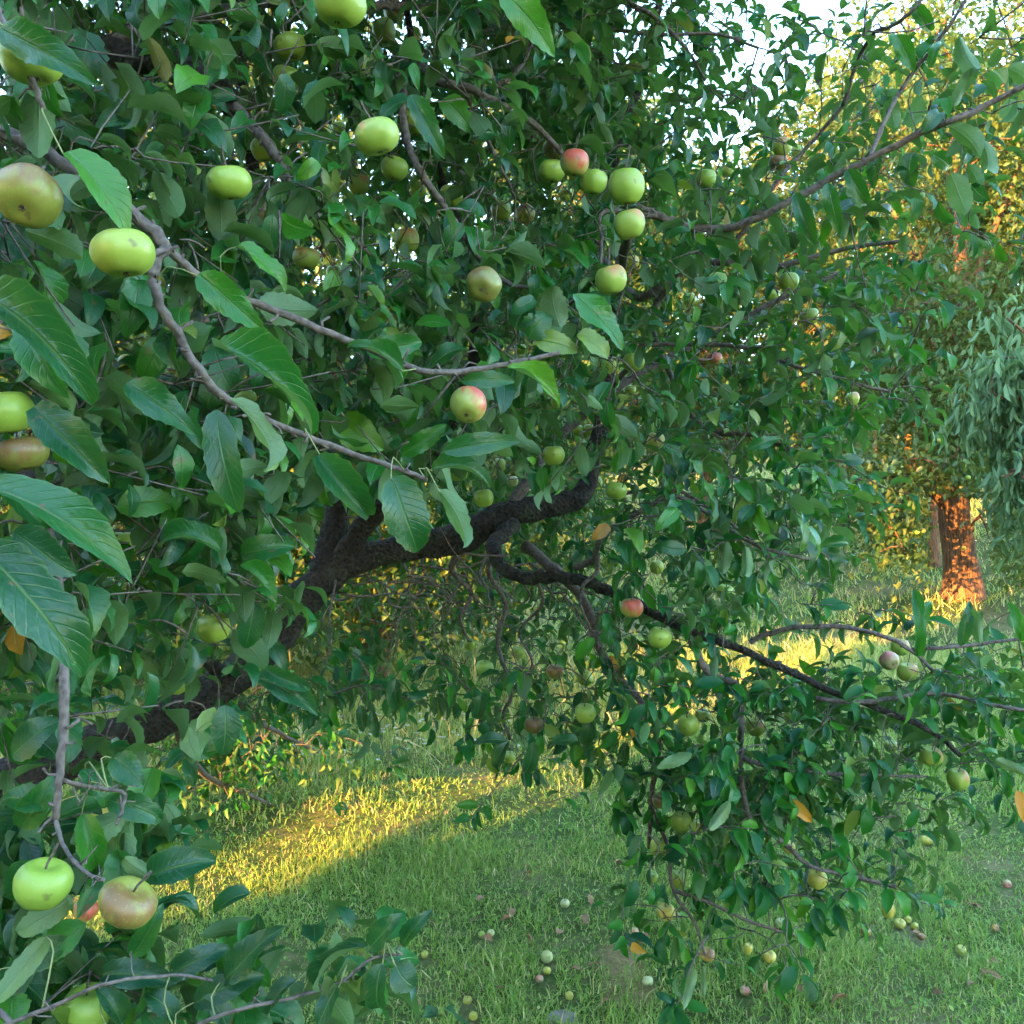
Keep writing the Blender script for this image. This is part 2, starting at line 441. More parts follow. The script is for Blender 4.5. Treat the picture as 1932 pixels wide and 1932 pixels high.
def frames(D, U):
    """columns: length, side, normal"""
    D = nrm(D); S = nrm(np.cross(U, D)); Nn = np.cross(D, S)
    return np.stack([D, S, Nn], -1)
def batch(name, T, pos, Rm, size, mat, tint, with_uv=True):
    V0, Q0 = T[0], T[1]
    V = pos[:, None] + np.einsum('nij,vj->nvi', Rm, V0) * size[:, None, None]
    M, k = len(pos), len(V0)
    Q = Q0[None] + (np.arange(M) * k)[:, None, None]
    return V.reshape(-1, 3), Q.reshape(-1, 4), np.repeat(tint, k), (np.tile(T[2], (M, 1)) if with_uv and len(T) > 2 else None)
def joined_leaves(name, templates, pos, Rm, size, tint, mat, parent, origin):
    Vs, Qs, Ts, Us = [], [], [], []
    n = 0
    which = rng.integers(0, len(templates), len(pos))
    for k, T in enumerate(templates):
        sel = which == k
        if not sel.any(): continue
        V, Q, t, u = batch(name, T, pos[sel], Rm[sel], size[sel], mat, tint[sel])
        Vs.append(V); Qs.append(Q + n); Ts.append(t); n += len(V)
        if u is not None: Us.append(u)
    me = quad_mesh(name, np.concatenate(Vs) - np.asarray(origin), np.concatenate(Qs), mat, np.concatenate(Ts), np.concatenate(Us) if Us else None)
    return tag(obj(name, me, parent), kind='stuff')

# ------------------------------------------------------------------ the near apple tree: skeleton
# polylines traced at (u, v, distance); diameters in picture pixels at their distance
TRUNK = np.array([-1.95, 2.72, 0.0]); TRUNK[2] = gz(TRUNK[0], TRUNK[1])
tree = empty('apple_tree', TRUNK)
tag(tree, 'large old apple tree with arching dark limb and low leafy branches', 'apple tree')
BR = [  # (name, [(u,v,d)...], start px diameter, end px diameter)
    ('limb', [(-215, 1545, 2.78), (-90, 1505, 2.8), (60, 1460, 2.85), (210, 1395, 2.9), (330, 1340, 2.95), (430, 1285, 3.0), (520, 1200, 3.05), (575, 1125, 3.1), (640, 1072, 3.15), (720, 1042, 3.2), (800, 1030, 3.25), (870, 1012, 3.3), (950, 975, 3.35), (1030, 955, 3.4), (1090, 945, 3.45)], 100, 52),
    ('limb', [(1085, 948, 3.45), (1108, 915, 3.5), (1122, 850, 3.55), (1138, 760, 3.6), (1150, 640, 3.6), (1130, 480, 3.5), (1160, 300, 3.4), (1220, 120, 3.3), (1260, -80, 3.2)], 40, 12),
    ('limb', [(610, 1085, 3.12), (628, 1010, 3.2), (640, 930, 3.25), (620, 820, 3.3), (560, 640, 3.2), (500, 430, 3.1), (460, 200, 3.0), (440, -60, 2.9)], 52, 18),
    ('limb', [(640, 1060, 3.15), (690, 985, 3.1), (760, 915, 3.0), (850, 800, 2.9), (900, 640, 2.7), (860, 430, 2.5), (800, 230, 2.3), (760, -40, 2.2)], 44, 12),
    ('branch', [(955, 972, 3.35), (985, 920, 3.4), (1015, 870, 3.5), (1070, 810, 3.6), (1180, 720, 3.7), (1330, 640, 3.7), (1480, 560, 3.6), (1620, 500, 3.5)], 26, 8),
    ('branch', [(970, 990, 3.3), (935, 1020, 3.15), (938, 1058, 3.05), (975, 1085, 3.0), (1030, 1088, 2.95), (1080, 1092, 2.9), (1135, 1108, 2.85), (1190, 1130, 2.8), (1250, 1165, 2.75), (1310, 1195, 2.7), (1380, 1218, 2.65), (1450, 1250, 2.6), (1560, 1300, 2.55), (1680, 1345, 2.5), (1760, 1382, 2.5), (1812, 1425, 2.5)], 30, 9),
    ('branch', [(990, 1030, 3.3), (1040, 1070, 3.2), (1080, 1105, 3.15), (1110, 1150, 3.1), (1122, 1200, 3.1), (1150, 1260, 3.1), (1200, 1310, 3.1), (1240, 1380, 3.0), (1240, 1440, 3.0), (1228, 1520, 3.0), (1225, 1600, 3.0)], 22, 8),
    ('branch', [(1085, 1070, 2.92), (1120, 1055, 2.85), (1130, 1020, 2.8), (1165, 990, 2.8), (1210, 965, 2.75), (1270, 935, 2.7), (1330, 965, 2.7), (1410, 1020, 2.65), (1480, 1045, 2.6), (1550, 1060, 2.6)], 14, 5),
    ('branch', [(1128, 1050, 2.83), (1125, 1080, 2.8), (1100, 1105, 2.8), (1095, 1140, 2.8), (1110, 1180, 2.8), (1118, 1220, 2.8)], 9, 4),
    ('branch', [(1200, 390, 2.3), (1240, 408, 2.3), (1290, 425, 2.3), (1370, 432, 2.25), (1450, 402, 2.2), (1560, 340, 2.15), (1640, 300, 2.1), (1740, 250, 2.05), (1800, 225, 2.0), (1860, 200, 2.0), (1960, 150, 1.95)], 17, 11),
    ('branch', [(1150, 640, 3.6), (1170, 520, 3.0), (1185, 440, 2.5), (1200, 390, 2.3)], 20, 17),
    ('branch', [(1130, 480, 3.5), (1200, 560, 3.2), (1290, 510, 3.1), (1360, 495, 3.0), (1430, 505, 2.95), (1500, 495, 2.9), (1590, 470, 2.9), (1700, 455, 2.8)], 20, 7),
    ('branch', [(1360, 495, 3.0), (1400, 440, 2.95), (1460, 350, 2.9), (1520, 280, 2.9), (1590, 200, 2.8), (1640, 130, 2.8)], 11, 6),
    ('branch', [(1690, 185, 2.2), (1720, 140, 2.2), (1760, 90, 2.15), (1810, 20, 2.1), (1840, -40, 2.1)], 8, 6),
    ('branch', [(1640, 300, 2.1), (1665, 240, 2.15), (1690, 185, 2.2)], 9, 8),
    ('branch', [(1650, 60, 2.6), (1690, 45, 2.55), (1730, 10, 2.5), (1760, -40, 2.5)], 8, 6),
    ('branch', [(1590, 200, 2.8), (1620, 110, 2.7), (1650, 60, 2.6)], 7, 8),
    ('branch', [(1000, 30, 2.4), (1060, 42, 2.4), (1150, 55, 2.4), (1250, 66, 2.4), (1350, 64, 2.4), (1430, 90, 2.4)], 11, 5),
    ('branch', [(1180, 0, 2.3), (1250, 45, 2.3), (1300, 100, 2.3), (1330, 150, 2.4)], 9, 5),
    ('branch', [(780, 100, 2.1), (820, 150, 2.0), (880, 165, 2.0), (940, 195, 2.0), (985, 220, 2.05), (1015, 240, 2.1), (1060, 290, 2.1)], 20, 10),
    ('branch', [(930, 165, 2.0), (965, 145, 2.0), (995, 105, 2.05), (1010, 60, 2.1)], 10, 5),
    ('branch', [(766, 267, 1.9), (791, 320, 1.85), (831, 380, 1.85), (877, 446, 1.85), (907, 493, 1.9), (960, 535, 1.9), (1010, 545, 1.9)], 15, 8),
    ('branch', [(760, 120, 2.0), (760, 200, 1.95), (766, 267, 1.9)], 16, 15),
    ('branch', [(880, 165, 2.0), (895, 227, 2.05), (927, 277, 2.1), (954, 335, 2.15), (971, 370, 2.2)], 9, 6),
    ('branch', [(1240, 408, 2.3), (1140, 400, 2.25), (1135, 450, 2.2), (1133, 500, 2.15)], 9, 6),
    ('branch', [(-420, 140, 1.7), (-200, 180, 1.35), (0, 245, 1.2), (120, 310, 1.15), (210, 372, 1.1), (260, 410, 1.1), (312, 465, 1.1)], 30, 24),
    ('branch', [(312, 465, 1.1), (290, 505, 1.08), (300, 570, 1.08), (340, 640, 1.1), (385, 712, 1.1), (420, 748, 1.12), (470, 775, 1.15), (520, 800, 1.18), (600, 832, 1.22), (700, 868, 1.25), (760, 888, 1.25), (805, 905, 1.25)], 22, 9),
    ('branch', [(312, 465, 1.1), (390, 530, 1.15), (480, 570, 1.2), (600, 620, 1.25), (700, 660, 1.3), (790, 698, 1.3), (860, 702, 1.32), (930, 690, 1.35), (1000, 678, 1.38), (1055, 665, 1.4)], 18, 8),
    ('branch', [(-350, 60, 2.2), (-100, 90, 2.0), (60, 95, 1.9), (190, 95, 1.8), (260, 115, 1.75), (340, 120, 1.7), (410, 165, 1.65), (440, 200, 1.65)], 66, 40),
    ('branch', [(430, 190, 1.65), (480, 240, 1.65), (530, 310, 1.65), (560, 380, 1.7), (640, 430, 1.8), (700, 480, 1.9)], 24, 9),
    ('branch', [(190, 95, 1.8), (280, 50, 1.8), (420, 20, 1.9), (560, 0, 2.0), (690, 10, 2.0), (780, 12, 2.1), (1000, 30, 2.4)], 30, 12),
    ('branch', [(10, 60, 0.95), (40, 110, 0.95), (65, 160, 0.95), (82, 205, 0.95)], 14, 10),
    ('branch', [(-30, -80, 1.0), (-10, 0, 0.97), (10, 60, 0.95)], 15, 14),
    ('branch', [(60, 900, 1.25), (100, 1050, 1.15), (118, 1180, 1.05), (122, 1270, 1.0), (120, 1380, 0.98), (112, 1470, 0.97), (104, 1545, 0.97)], 24, 14),
    ('branch', [(-300, 700, 1.8), (-100, 800, 1.45), (60, 900, 1.25)], 30, 24),
    ('branch', [(112, 1470, 0.97), (150, 1480, 1.0), (200, 1490, 1.05), (236, 1500, 1.05), (220, 1555, 1.0)], 9, 6),
    ('branch', [(104, 1545, 0.97), (118, 1590, 0.95), (140, 1625, 0.92), (170, 1650, 0.9), (196, 1660, 0.88)], 9, 6),
    ('branch', [(1300, 1190, 2.7), (1320, 1245, 2.7), (1345, 1275, 2.7), (1392, 1292, 2.7), (1400, 1340, 2.7), (1398, 1420, 2.7), (1400, 1475, 2.7), (1415, 1545, 2.7), (1455, 1572, 2.7), (1495, 1605, 2.7), (1535, 1636, 2.7), (1640, 1660, 2.7), (1690, 1675, 2.7)], 16, 6),
    ('branch', [(1415, 1212, 2.62), (1450, 1195, 2.6), (1510, 1183, 2.55), (1600, 1185, 2.5), (1680, 1205, 2.45), (1730, 1235, 2.45), (1760, 1265, 2.45)], 11, 7),
    ('branch', [(1540, 1318, 2.56), (1620, 1325, 2.5), (1700, 1315, 2.5), (1770, 1308, 2.5), (1850, 1325, 2.45), (1960, 1345, 2.4)], 10, 7),
    ('branch', [(1720, 1225, 2.45), (1780, 1222, 2.4), (1850, 1215, 2.4), (1960, 1200, 2.35)], 8, 6),
    ('branch', [(1400, 1430, 2.7), (1440, 1443, 2.65), (1520, 1455, 2.6), (1600, 1462, 2.6), (1680, 1463, 2.6), (1752, 1466, 2.6)], 10, 5),
    ('branch', [(1228, 1520, 3.0), (1260, 1600, 2.95), (1270, 1680, 2.9), (1310, 1740, 2.9), (1330, 1800, 2.9)], 9, 5),
    ('branch', [(1270, 1680, 2.9), (1330, 1700, 2.85), (1420, 1740, 2.85), (1500, 1765, 2.85)], 8, 5),
    ('branch', [(940, 1020, 3.3), (922, 1080, 3.4), (955, 1140, 3.4), (938, 1215, 3.4), (966, 1300, 3.4), (950, 1350, 3.4), (962, 1395, 3.4)], 10, 6),
    ('branch', [(1010, 1090, 2.95), (1024, 1140, 3.1), (980, 1190, 3.2), (1004, 1250, 3.2), (984, 1300, 3.25), (1010, 1345, 3.25)], 7, 4),
    ('branch', [(870, 1030, 3.3), (852, 1075, 3.35), (890, 1120, 3.4), (868, 1165, 3.4), (885, 1210, 3.5)], 14, 5),
    ('branch', [(330, 1350, 2.95), (350, 1420, 3.6), (400, 1470, 4.2), (470, 1500, 4.8), (540, 1530, 5.0)], 16, 5),
    ('branch', [(430, 1300, 3.0), (470, 1350, 3.8), (540, 1390, 4.6), (600, 1420, 5.0)], 14, 5),
    ('branch', [(1290, 510, 3.1), (1230, 600, 3.2), (1270, 720, 3.1), (1330, 810, 3.0), (1420, 820, 2.9), (1500, 850, 2.8), (1590, 870, 2.8)], 14, 6),
    ('branch', [(1210, 650, 2.9), (1290, 650, 2.9), (1400, 655, 2.85), (1500, 690, 2.8), (1600, 720, 2.8), (1680, 740, 2.8)], 9, 6),
    ('branch', [(1130, 760, 3.6), (1180, 700, 3.2), (1210, 650, 2.9)], 12, 9),
    ('branch', [(1180, 930, 3.2), (1270, 925, 3.0), (1340, 960, 2.9), (1395, 1000, 2.85), (1450, 1050, 2.8)], 8, 5),
    # lower-left shoots
    ('branch', [(-150, 1990, 1.0), (20, 1930, 0.95), (120, 1890, 0.95), (200, 1855, 0.95), (330, 1840, 1.0), (400, 1850, 1.0)], 10, 5),
    ('branch', [(200, 2020, 1.05), (350, 1945, 1.05), (450, 1905, 1.05), (560, 1880, 1.1), (640, 1855, 1.1), (700, 1810, 1.1), (760, 1800, 1.1)], 9, 5),
    ('branch', [(-250, 1500, 1.6), (-120, 1720, 1.2), (-60, 1850, 1.05), (20, 1930, 0.95)], 22, 10),
    # back of the crown
    ('limb', [(500, 430, 3.1), (380, 300, 3.6), (260, 150, 4.0), (150, -50, 4.2)], 26, 10),
    ('limb', [(560, 640, 3.2), (420, 620, 3.7), (250, 560, 4.1), (50, 500, 4.4)], 26, 10),
    ('limb', [(1150, 640, 3.6), (1040, 520, 4.1), (900, 350, 4.4), (760, 200, 4.6)], 24, 10),
    ('limb', [(430, 1285, 3.0), (300, 1150, 2.6), (180, 1000, 2.3), (60, 800, 2.1)], 30, 12),
]
def px2r(px, d): return 0.5 * px * d / FPX
nodes = []
branch_poly = []        # (u,v,d,rad px) samples of branches to keep in view
for k, (nm, pl, a, b) in enumerate(BR):
    pts = np.array([P(*q) for q in pl])
    n = max(6, int(len(pl) * (9 if k == 0 else 5 if a > 40 else 4)))
    c = catmull(pts, n)
    dd = np.interp(np.linspace(0, 1, n), np.linspace(0, 1, len(pl)), [q[2] for q in pl])
    rad = 0.5 * np.linspace(a, b, n) * dd / FPX
    if k == 0:
        rad = 0.5 * np.interp(proj(c)[0], [-220, 200, 430, 575, 640, 720, 800, 865, 910, 1030, 1090], [130, 74, 68, 68, 58, 48, 50, 64, 56, 46, 40]) * dd / FPX
    else:
        jit = np.random.default_rng(k).normal(0, 1, c.shape) * rad[:, None] * (0.16 if nm == 'branch' else 0.08)
        jit[0] = jit[-1] = 0
        c = c + jit
    V, Q = tube(c, rad, 20 if a > 40 else 8, bump=0.10 if a > 40 else 0.08, seed=k)
    mat = M_BARK if (a >= 26 and nm == 'limb') or a >= 60 or k == 5 else M_TWIG
    obj(nm, quad_mesh(nm, V - TRUNK, Q, mat), tree)
    nodes.append(c)
    if k < 52: branch_poly.append(np.column_stack([np.stack(proj(c), -1), rad * FPX / dd]))
# the trunk, out of the picture to the left
tp = np.array([TRUNK, TRUNK + [0.02, 0, 0.3], TRUNK + [0.10, -0.03, 0.62], P(-222, 1530, 2.76), P(-250, 1250, 2.75), P(-270, 900, 2.6), P(-330, 500, 2.3), P(-425, 140, 1.7)])
c = catmull(tp, 40)
V, Q = tube(c, np.interp(np.arange(40), [0, 4, 16, 24, 39], [0.24, 0.17, 0.14, 0.09, 0.03]), 16, bump=0.10, seed=99)
obj('trunk', quad_mesh('trunk', V - TRUNK, Q, M_BARK), tree)
nodes.append(c)
for q in ([P(-420, 60, 2.4), P(-380, 60, 2.3), P(-350, 60, 2.2)], [P(-330, 500, 2.3), P(-330, 640, 2.05), P(-300, 700, 1.8)], [P(-330, 500, 2.3), P(-400, 200, 2.4), P(-420, 60, 2.4)], [P(-250, 1250, 2.75), P(-300, 1350, 2.1), P(-250, 1500, 1.6)]):
    c = catmull(np.array(q), 10); V, Q = tube(c, 0.035, 8, 0.1, 5)
    obj('branch', quad_mesh('branch', V - TRUNK, Q, M_TWIG), tree); nodes.append(c)
BPOLY = np.concatenate(branch_poly); BSTR = np.concatenate([np.full(len(b), 0.80 if i < 1 else 0.45) for i, b in enumerate(branch_poly)])

# ------------------------------------------------------------------ apples of the near tree: (u, v, width px, height/width, colour, calyx tilt, seen 0..1, label)
APPLES = [
 (62, 112, 112, 0.82, 'g', 0.3, .75, 'big green apple behind a thin twig in the upper left corner'),
 (52, 372, 120, 0.84, 'n', 0.5, .9, 'big green apple with a brown underside at the left edge'),
 (233, 477, 116, 0.84, 'g', 0.25, .9, 'big shiny green apple beside the fork of the grey branch'),
 (280, 535, 62, 0.8, 'y', 0.0, .4, 'yellowish apple half hidden under the big shiny one at the fork'),
 (432, 345, 84, 0.80, 'g', 0.0, .8, 'wide pale green apple with an upright blue-grey leaf in front'),
 (478, 398, 58, 1.0, 'n', 0.0, .4, 'dull olive apple hidden behind the upright blue-grey leaf'),
 (497, 282, 48, 1.0, 'g', 0.1, .9, 'small green apple left of the sky gaps'),
 (547, 88, 60, 0.85, 'g', 0.3, .9, 'oblong green apple hanging among sky gaps near the top'),
 (540, 148, 54, 0.95, 'g', 0.0, .6, 'pale green apple directly under the oblong one near the top'),
 (467, 180, 36, 1.0, 'g', 0.0, .6, 'little grey-green apple left of the dark twigs near the top'),
 (578, 487, 50, 0.95, 'b', 0.2, .8, 'faintly blushed green apple with a notch of leaf over it'),
 (630, 514, 30, 1.0, 'g', 0.0, .6, 'small yellow-green apple right of the faintly blushed one'),
 (577, 241, 24, 0.9, 'g', 0.0, .6, 'tiny apple peeping between leaves left of the red-shouldered apple'),
 (640, 244, 30, 1.0, 'g', 0.0, .6, 'small apple just left of the red-shouldered apple'),
 (300, 247, 22, 1.0, 'g', 0.0, .5, 'tiny deep-shaded apple inside the upper left crown'),
 (640, 8, 100, 0.8, 'g', 0.2, .85, 'large apple cut by the top edge of the picture'),
 (710, 258, 86, 0.80, 'b', 0.1, .95, 'large broad apple with a rosy left shoulder near the top'),
 (744, 318, 52, 0.95, 'g', 0.2, .95, 'round green apple right below the rosy-shouldered one'),
 (677, 348, 42, 1.0, 'b', 0.1, .8, 'pinkish-green apple lower left of the round green one'),
 (787, 357, 34, 1.0, 'g', 0.0, .6, 'green apple with a leaf split across its front'),
 (851, 370, 46, 1.0, 'g', 0.0, .55, 'green apple half hidden by a bluish leaf right of a brown twig'),
 (787, 230, 54, 1.0, 'g', 0.0, .5, 'shaded apple behind leaves right of the rosy-shouldered one'),
 (724, 58, 44, 1.1, 'g', 0.0, .8, 'green apple hanging close under the top-edge apple'),
 (744, 22, 40, 1.1, 'n', 0.0, .7, 'brownish apple touching the top edge beside the cut one'),
 (782, 67, 28, 1.2, 'r', 0.0, .6, 'small reddish-brown apple near the top edge'),
 (1084, 307, 54, 1.0, 'r', 0.15, .95, 'red-topped apple in the cluster of four'),
 (1041, 323, 50, 0.95, 'g', 0.15, .85, 'green apple at the left end of the cluster of four'),
 (1044, 282, 38, 1.0, 'n', 0.0, .5, 'dull apple tucked above the cluster of four'),
 (1119, 343, 52, 1.0, 'g', 0.15, .95, 'round green apple third in the cluster of four'),
 (1181, 352, 68, 1.10, 'g', 0.1, .9, 'tall green apple with a blue leaf over its right side'),
 (1187, 423, 60, 0.97, 'b', 0.1, .95, 'blushed apple directly below the tall green one'),
 (1153, 528, 60, 1.0, 'b', 0.15, .9, 'green apple with a red crown hanging on a thin pale stalk'),
 (912, 538, 68, 0.92, 'n', 0.65, .98, 'olive-brown apple showing its dark calyx'),
 (768, 452, 46, 1.15, 'b', 0.0, .7, 'oblong blushed apple left of the long brown twig'),
 (945, 398, 40, 1.0, 'g', 0.2, .8, 'spotted green apple of a pair above the showy calyx apple'),
 (991, 404, 38, 1.0, 'n', 0.6, .8, 'brown-red apple of a pair with its calyx sideways'),
 (756, 523, 36, 1.0, 'g', 0.0, .6, 'green apple behind a crescent-shaped leaf'),
 (1067, 367, 28, 0.9, 'g', 0.0, .7, 'small apple under the red-topped one of the cluster'),
 (1190, 495, 32, 0.9, 'y', 0.0, .6, 'yellowish apple behind the one with a red crown'),
 (1475, 277, 36, 1.05, 'b', 0.1, .95, 'bright apple with a pink cap against the sky on the right'),
 (1505, 286, 26, 1.0, 'g', 0.0, .8, 'small green apple touching the pink-capped one'),
 (1468, 307, 36, 0.8, 'n', 0.0, .6, 'shaded apple under the pink-capped one'),
 (1331, 337, 38, 1.0, 'g', 0.1, .95, 'dark green apple above the long bowed branch'),
 (1371, 322, 28, 0.9, 'b', 0.0, .6, 'dusky apple right of the dark green one above the bowed branch'),
 (1498, 394, 27, 1.0, 'b', 0.0, .9, 'yellow-pink apple hanging just under the bowed branch'),
 (1488, 531, 38, 1.0, 'g', 0.2, .85, 'green apple below a dark drooping leaf on the right fringe'),
 (1458, 558, 27, 1.0, 'g', 0.0, .9, 'small green apple lower left on the right fringe'),
 (1526, 597, 36, 1.0, 'g', 0.1, .9, 'green apple hanging lowest on the right fringe'),
 (1301, 564, 24, 1.1, 'g', 0.0, .6, 'small shaded apple left of the right fringe apples'),
 (8, 778, 100, 0.92, 'g', 0.15, .95, 'big pale green apple cut by the left edge'),
 (40, 857, 98, 0.72, 'n', 0.3, .85, 'brownish-green apple right below the one cut at the left edge'),
 (403, 1184, 62, 1.0, 'g', 0.2, .85, 'yellow-green apple left of the dark limb with a small leaf on it'),
 (250, 686, 52, 0.8, 'y', 0.0, .5, 'yellow-green apple glowing behind a leaf on the left'),
 (463, 751, 40, 0.9, 'g', 0.0, .5, 'green apple hidden behind the grey branch bend'),
 (233, 1020, 42, 1.0, 'g', 0.0, .5, 'shaded apple under the long curved leaf on the left'),
 (884, 764, 70, 1.04, 'r', 0.5, 1.0, 'showy apple half red half green in the middle'),
 (1195, 684, 42, 0.95, 'g', 0.35, .9, 'ribbed green apple right of the middle with a dark calyx'),
 (1144, 690, 36, 1.0, 'g', 0.0, .7, 'shaded apple left of the ribbed green one'),
 (1057, 757, 36, 1.0, 'g', 0.0, .7, 'green apple under a long pointed leaf tip right of the red one'),
 (1189, 736, 22, 1.0, 'g', 0.0, .8, 'tiny apple under the ribbed green one'),
 (1044, 859, 42, 1.0, 'g', 0.15, 1.0, 'bright round green apple above the dark limb'),
 (1089, 812, 23, 1.0, 'g', 0.0, .9, 'left one of two tiny apples side by side above the limb'),
 (1112, 811, 25, 1.0, 'g', 0.0, .9, 'right one of two tiny apples side by side above the limb'),
 (1237, 831, 34, 1.0, 'y', 0.0, .7, 'yellow-green apple behind a round leaf right of the upright limb'),
 (1162, 925, 42, 0.95, 'g', 0.2, .8, 'green apple crossed by a leaf where the limb ends'),
 (1125, 911, 24, 1.2, 'g', 0.0, .8, 'small apple touching the right end of the thick limb'),
 (912, 940, 38, 1.0, 'g', 0.2, 1.0, 'green apple hanging just above the limb behind a spotted leaf'),
 (967, 908, 22, 1.0, 'w', 0.0, .8, 'small whitish apple above the limb'),
 (864, 894, 38, 0.8, 'g', 0.0, .4, 'shaded apple hidden under a crinkled leaf above the limb'),
 (942, 878, 24, 1.3, 'g', 0.0, .7, 'apple peeping past the tip of the crinkled leaf'),
 (1192, 1147, 44, 0.95, 'r', 0.2, .95, 'red apple under the bare grey branch'),
 (1244, 1203, 44, 1.0, 'g', 0.1, 1.0, 'clean green apple lower right of the red one'),
 (1191, 1207, 28, 0.9, 'g', 0.0, .6, 'shaded apple below the red one'),
 (887, 1216, 24, 1.0, 'g', 0.0, .9, 'small green apple left of the hanging bare twigs'),
 (977, 1231, 26, 0.9, 'g', 0.0, .9, 'small green apple among the hanging bare twigs'),
 (914, 1261, 34, 1.0, 'g', 0.1, .95, 'green apple lowest left of the hanging bare twigs'),
 (1047, 1267, 34, 0.9, 'n', 0.2, .8, 'dull olive apple hanging over the meadow gap'),
 (1104, 1280, 30, 1.0, 'g', 0.0, .7, 'pale apple right of the dull olive one over the meadow'),
 (1239, 1070, 26, 1.1, 'g', 0.0, .7, 'small apple in the leaves above the red one'),
 (649, 711, 26, 1.0, 'g', 0.0, .6, 'small dark apple under the grey twig left of the showy one'),
 (982, 659, 24, 0.9, 'g', 0.0, .7, 'small apple above the twig tip right of the showy one'),
 (1348, 677, 30, 0.95, 'r', 0.0, .95, 'dusky pink apple alone among dark leaves on the right'),
 (1608, 752, 26, 1.1, 'b', 0.0, .8, 'red-flecked apple on the drooping right-hand branch'),
 (1368, 1117, 34, 0.95, 'g', 0.0, .6, 'shaded green apple below two hanging pale leaves'),
 (1678, 1247, 36, 1.0, 'p', 0.85, 1.0, 'pink apple with its calyx facing out in the trio on the right'),
 (1698, 1221, 34, 1.0, 'b', 0.1, .9, 'upper green apple of the trio on the right'),
 (1712, 1268, 38, 1.0, 'b', 0.1, .9, 'lower green apple of the trio on the right'),
 (240, 1703, 110, 0.68, 'n', 0.2, 1.0, 'brown-green oval apple on its side in the lower left'),
 (162, 1716, 46, 0.95, 'r', 0.3, .7, 'small purplish-red apple touching the oval brown-green one'),
 (80, 1668, 104, 0.86, 'g', 0.2, .7, 'yellow-green apple behind leaves in the lower left'),
 (133, 1551, 42, 1.1, 'y', 0.0, .5, 'left one of two pale apples behind the hanging leaf'),
 (194, 1536, 40, 1.0, 'y', 0.0, .5, 'right one of two pale apples behind the hanging leaf'),
 (163, 1908, 92, 1.05, 'g', 0.1, .95, 'bright green apple cut by the bottom edge'),
 (1007, 1368, 37, 0.95, 'n', 0.1, .95, 'olive apple hanging over the sunlit grass'),
 (961, 1428, 27, 0.8, 'g', 0.0, .5, 'half hidden apple below the olive one over the grass'),
 (1104, 1346, 40, 1.0, 'g', 0.1, .9, 'pale green apple with a dark leaf across its bottom'),
 (1249, 1510, 38, 0.85, 'n', 0.0, .9, 'brown-red apple on the hanging lower branch'),
 (1285, 1551, 38, 1.1, 'g', 0.0, .9, 'green apple right below the brown-red one'),
 (1244, 1598, 36, 1.1, 'g', 0.0, .6, 'shaded apple at the left rim of the hanging lower branch'),
 (1229, 1655, 25, 1.0, 'g', 0.0, .9, 'small apple low at the left rim of the hanging branch'),
 (1278, 1658, 34, 0.9, 'g', 0.0, .9, 'round green apple low in the hanging branch'),
 (1257, 1721, 34, 1.0, 'y', 0.0, .8, 'yellow-green apple lowest on the left of the hanging branch'),
 (1298, 1368, 40, 1.1, 'g', 0.1, .85, 'bright green apple left of the brown-patched apple'),
 (1326, 1350, 30, 0.9, 'g', 0.0, .8, 'green apple touching the bright one from the right'),
 (1425, 1372, 36, 1.0, 'b', 0.3, .85, 'yellow apple with a dark blemish and blue leaf beside it'),
 (1491, 1352, 26, 1.1, 'g', 0.0, .5, 'shaded apple right of the blemished yellow one'),
 (1757, 1427, 41, 0.95, 'b', 0.0, 1.0, 'peach-coloured apple, upper one of the pair at far right'),
 (1808, 1470, 40, 1.05, 'b', 0.0, 1.0, 'blushed apple, lower one of the pair at far right'),
 (1640, 1408, 23, 1.2, 'g', 0.0, .6, 'small green apple left of the peach-coloured one'),
 (1681, 1408, 25, 1.0, 'g', 0.0, .6, 'pale apple close left of the peach-coloured one'),
 (1316, 1561, 24, 1.3, 'b', 0.0, .6, 'narrow blushed apple right of the green hanging one'),
 (1335, 1801, 28, 0.85, 'o', 0.0, .9, 'orange apple hanging lowest above two yellow leaves'),
 (1411, 1790, 17, 1.4, 'y', 0.0, .8, 'slim yellow apple near the ground'),
 (1451, 1805, 26, 0.9, 'y', 0.0, .8, 'yellow apple just above the grass'),
 (1541, 1658, 38, 1.0, 'y', 0.0, .6, 'yellowing apple behind leaves at the lower right'),
 (1676, 1718, 25, 1.2, 'y', 0.0, .6, 'pale yellow apple at the tip of the lowest right branch'),
 (1488, 1598, 24, 1.1, 'y', 0.0, .5, 'yellow-green apple beside the thin lower right twig'),
]
A_U = np.array([a[0] for a in APPLES], float); A_V = np.array([a[1] for a in APPLES], float)
A_W = np.array([a[2] for a in APPLES], float); A_VIS = np.array([a[6] for a in APPLES])
def apple_depth(u, v, wpx):
    d = 0.064 * FPX / wpx
    if u > 1150: d = min(max(d, 1.9), 3.3 if v > 1180 else 3.9)
    elif u > 560: d = min(max(d, 1.2), 4.0)
    else: d = min(max(d, 0.8), 3.0)
    return d
A_D = np.array([apple_depth(*q) for q in zip(A_U, A_V, A_W)])

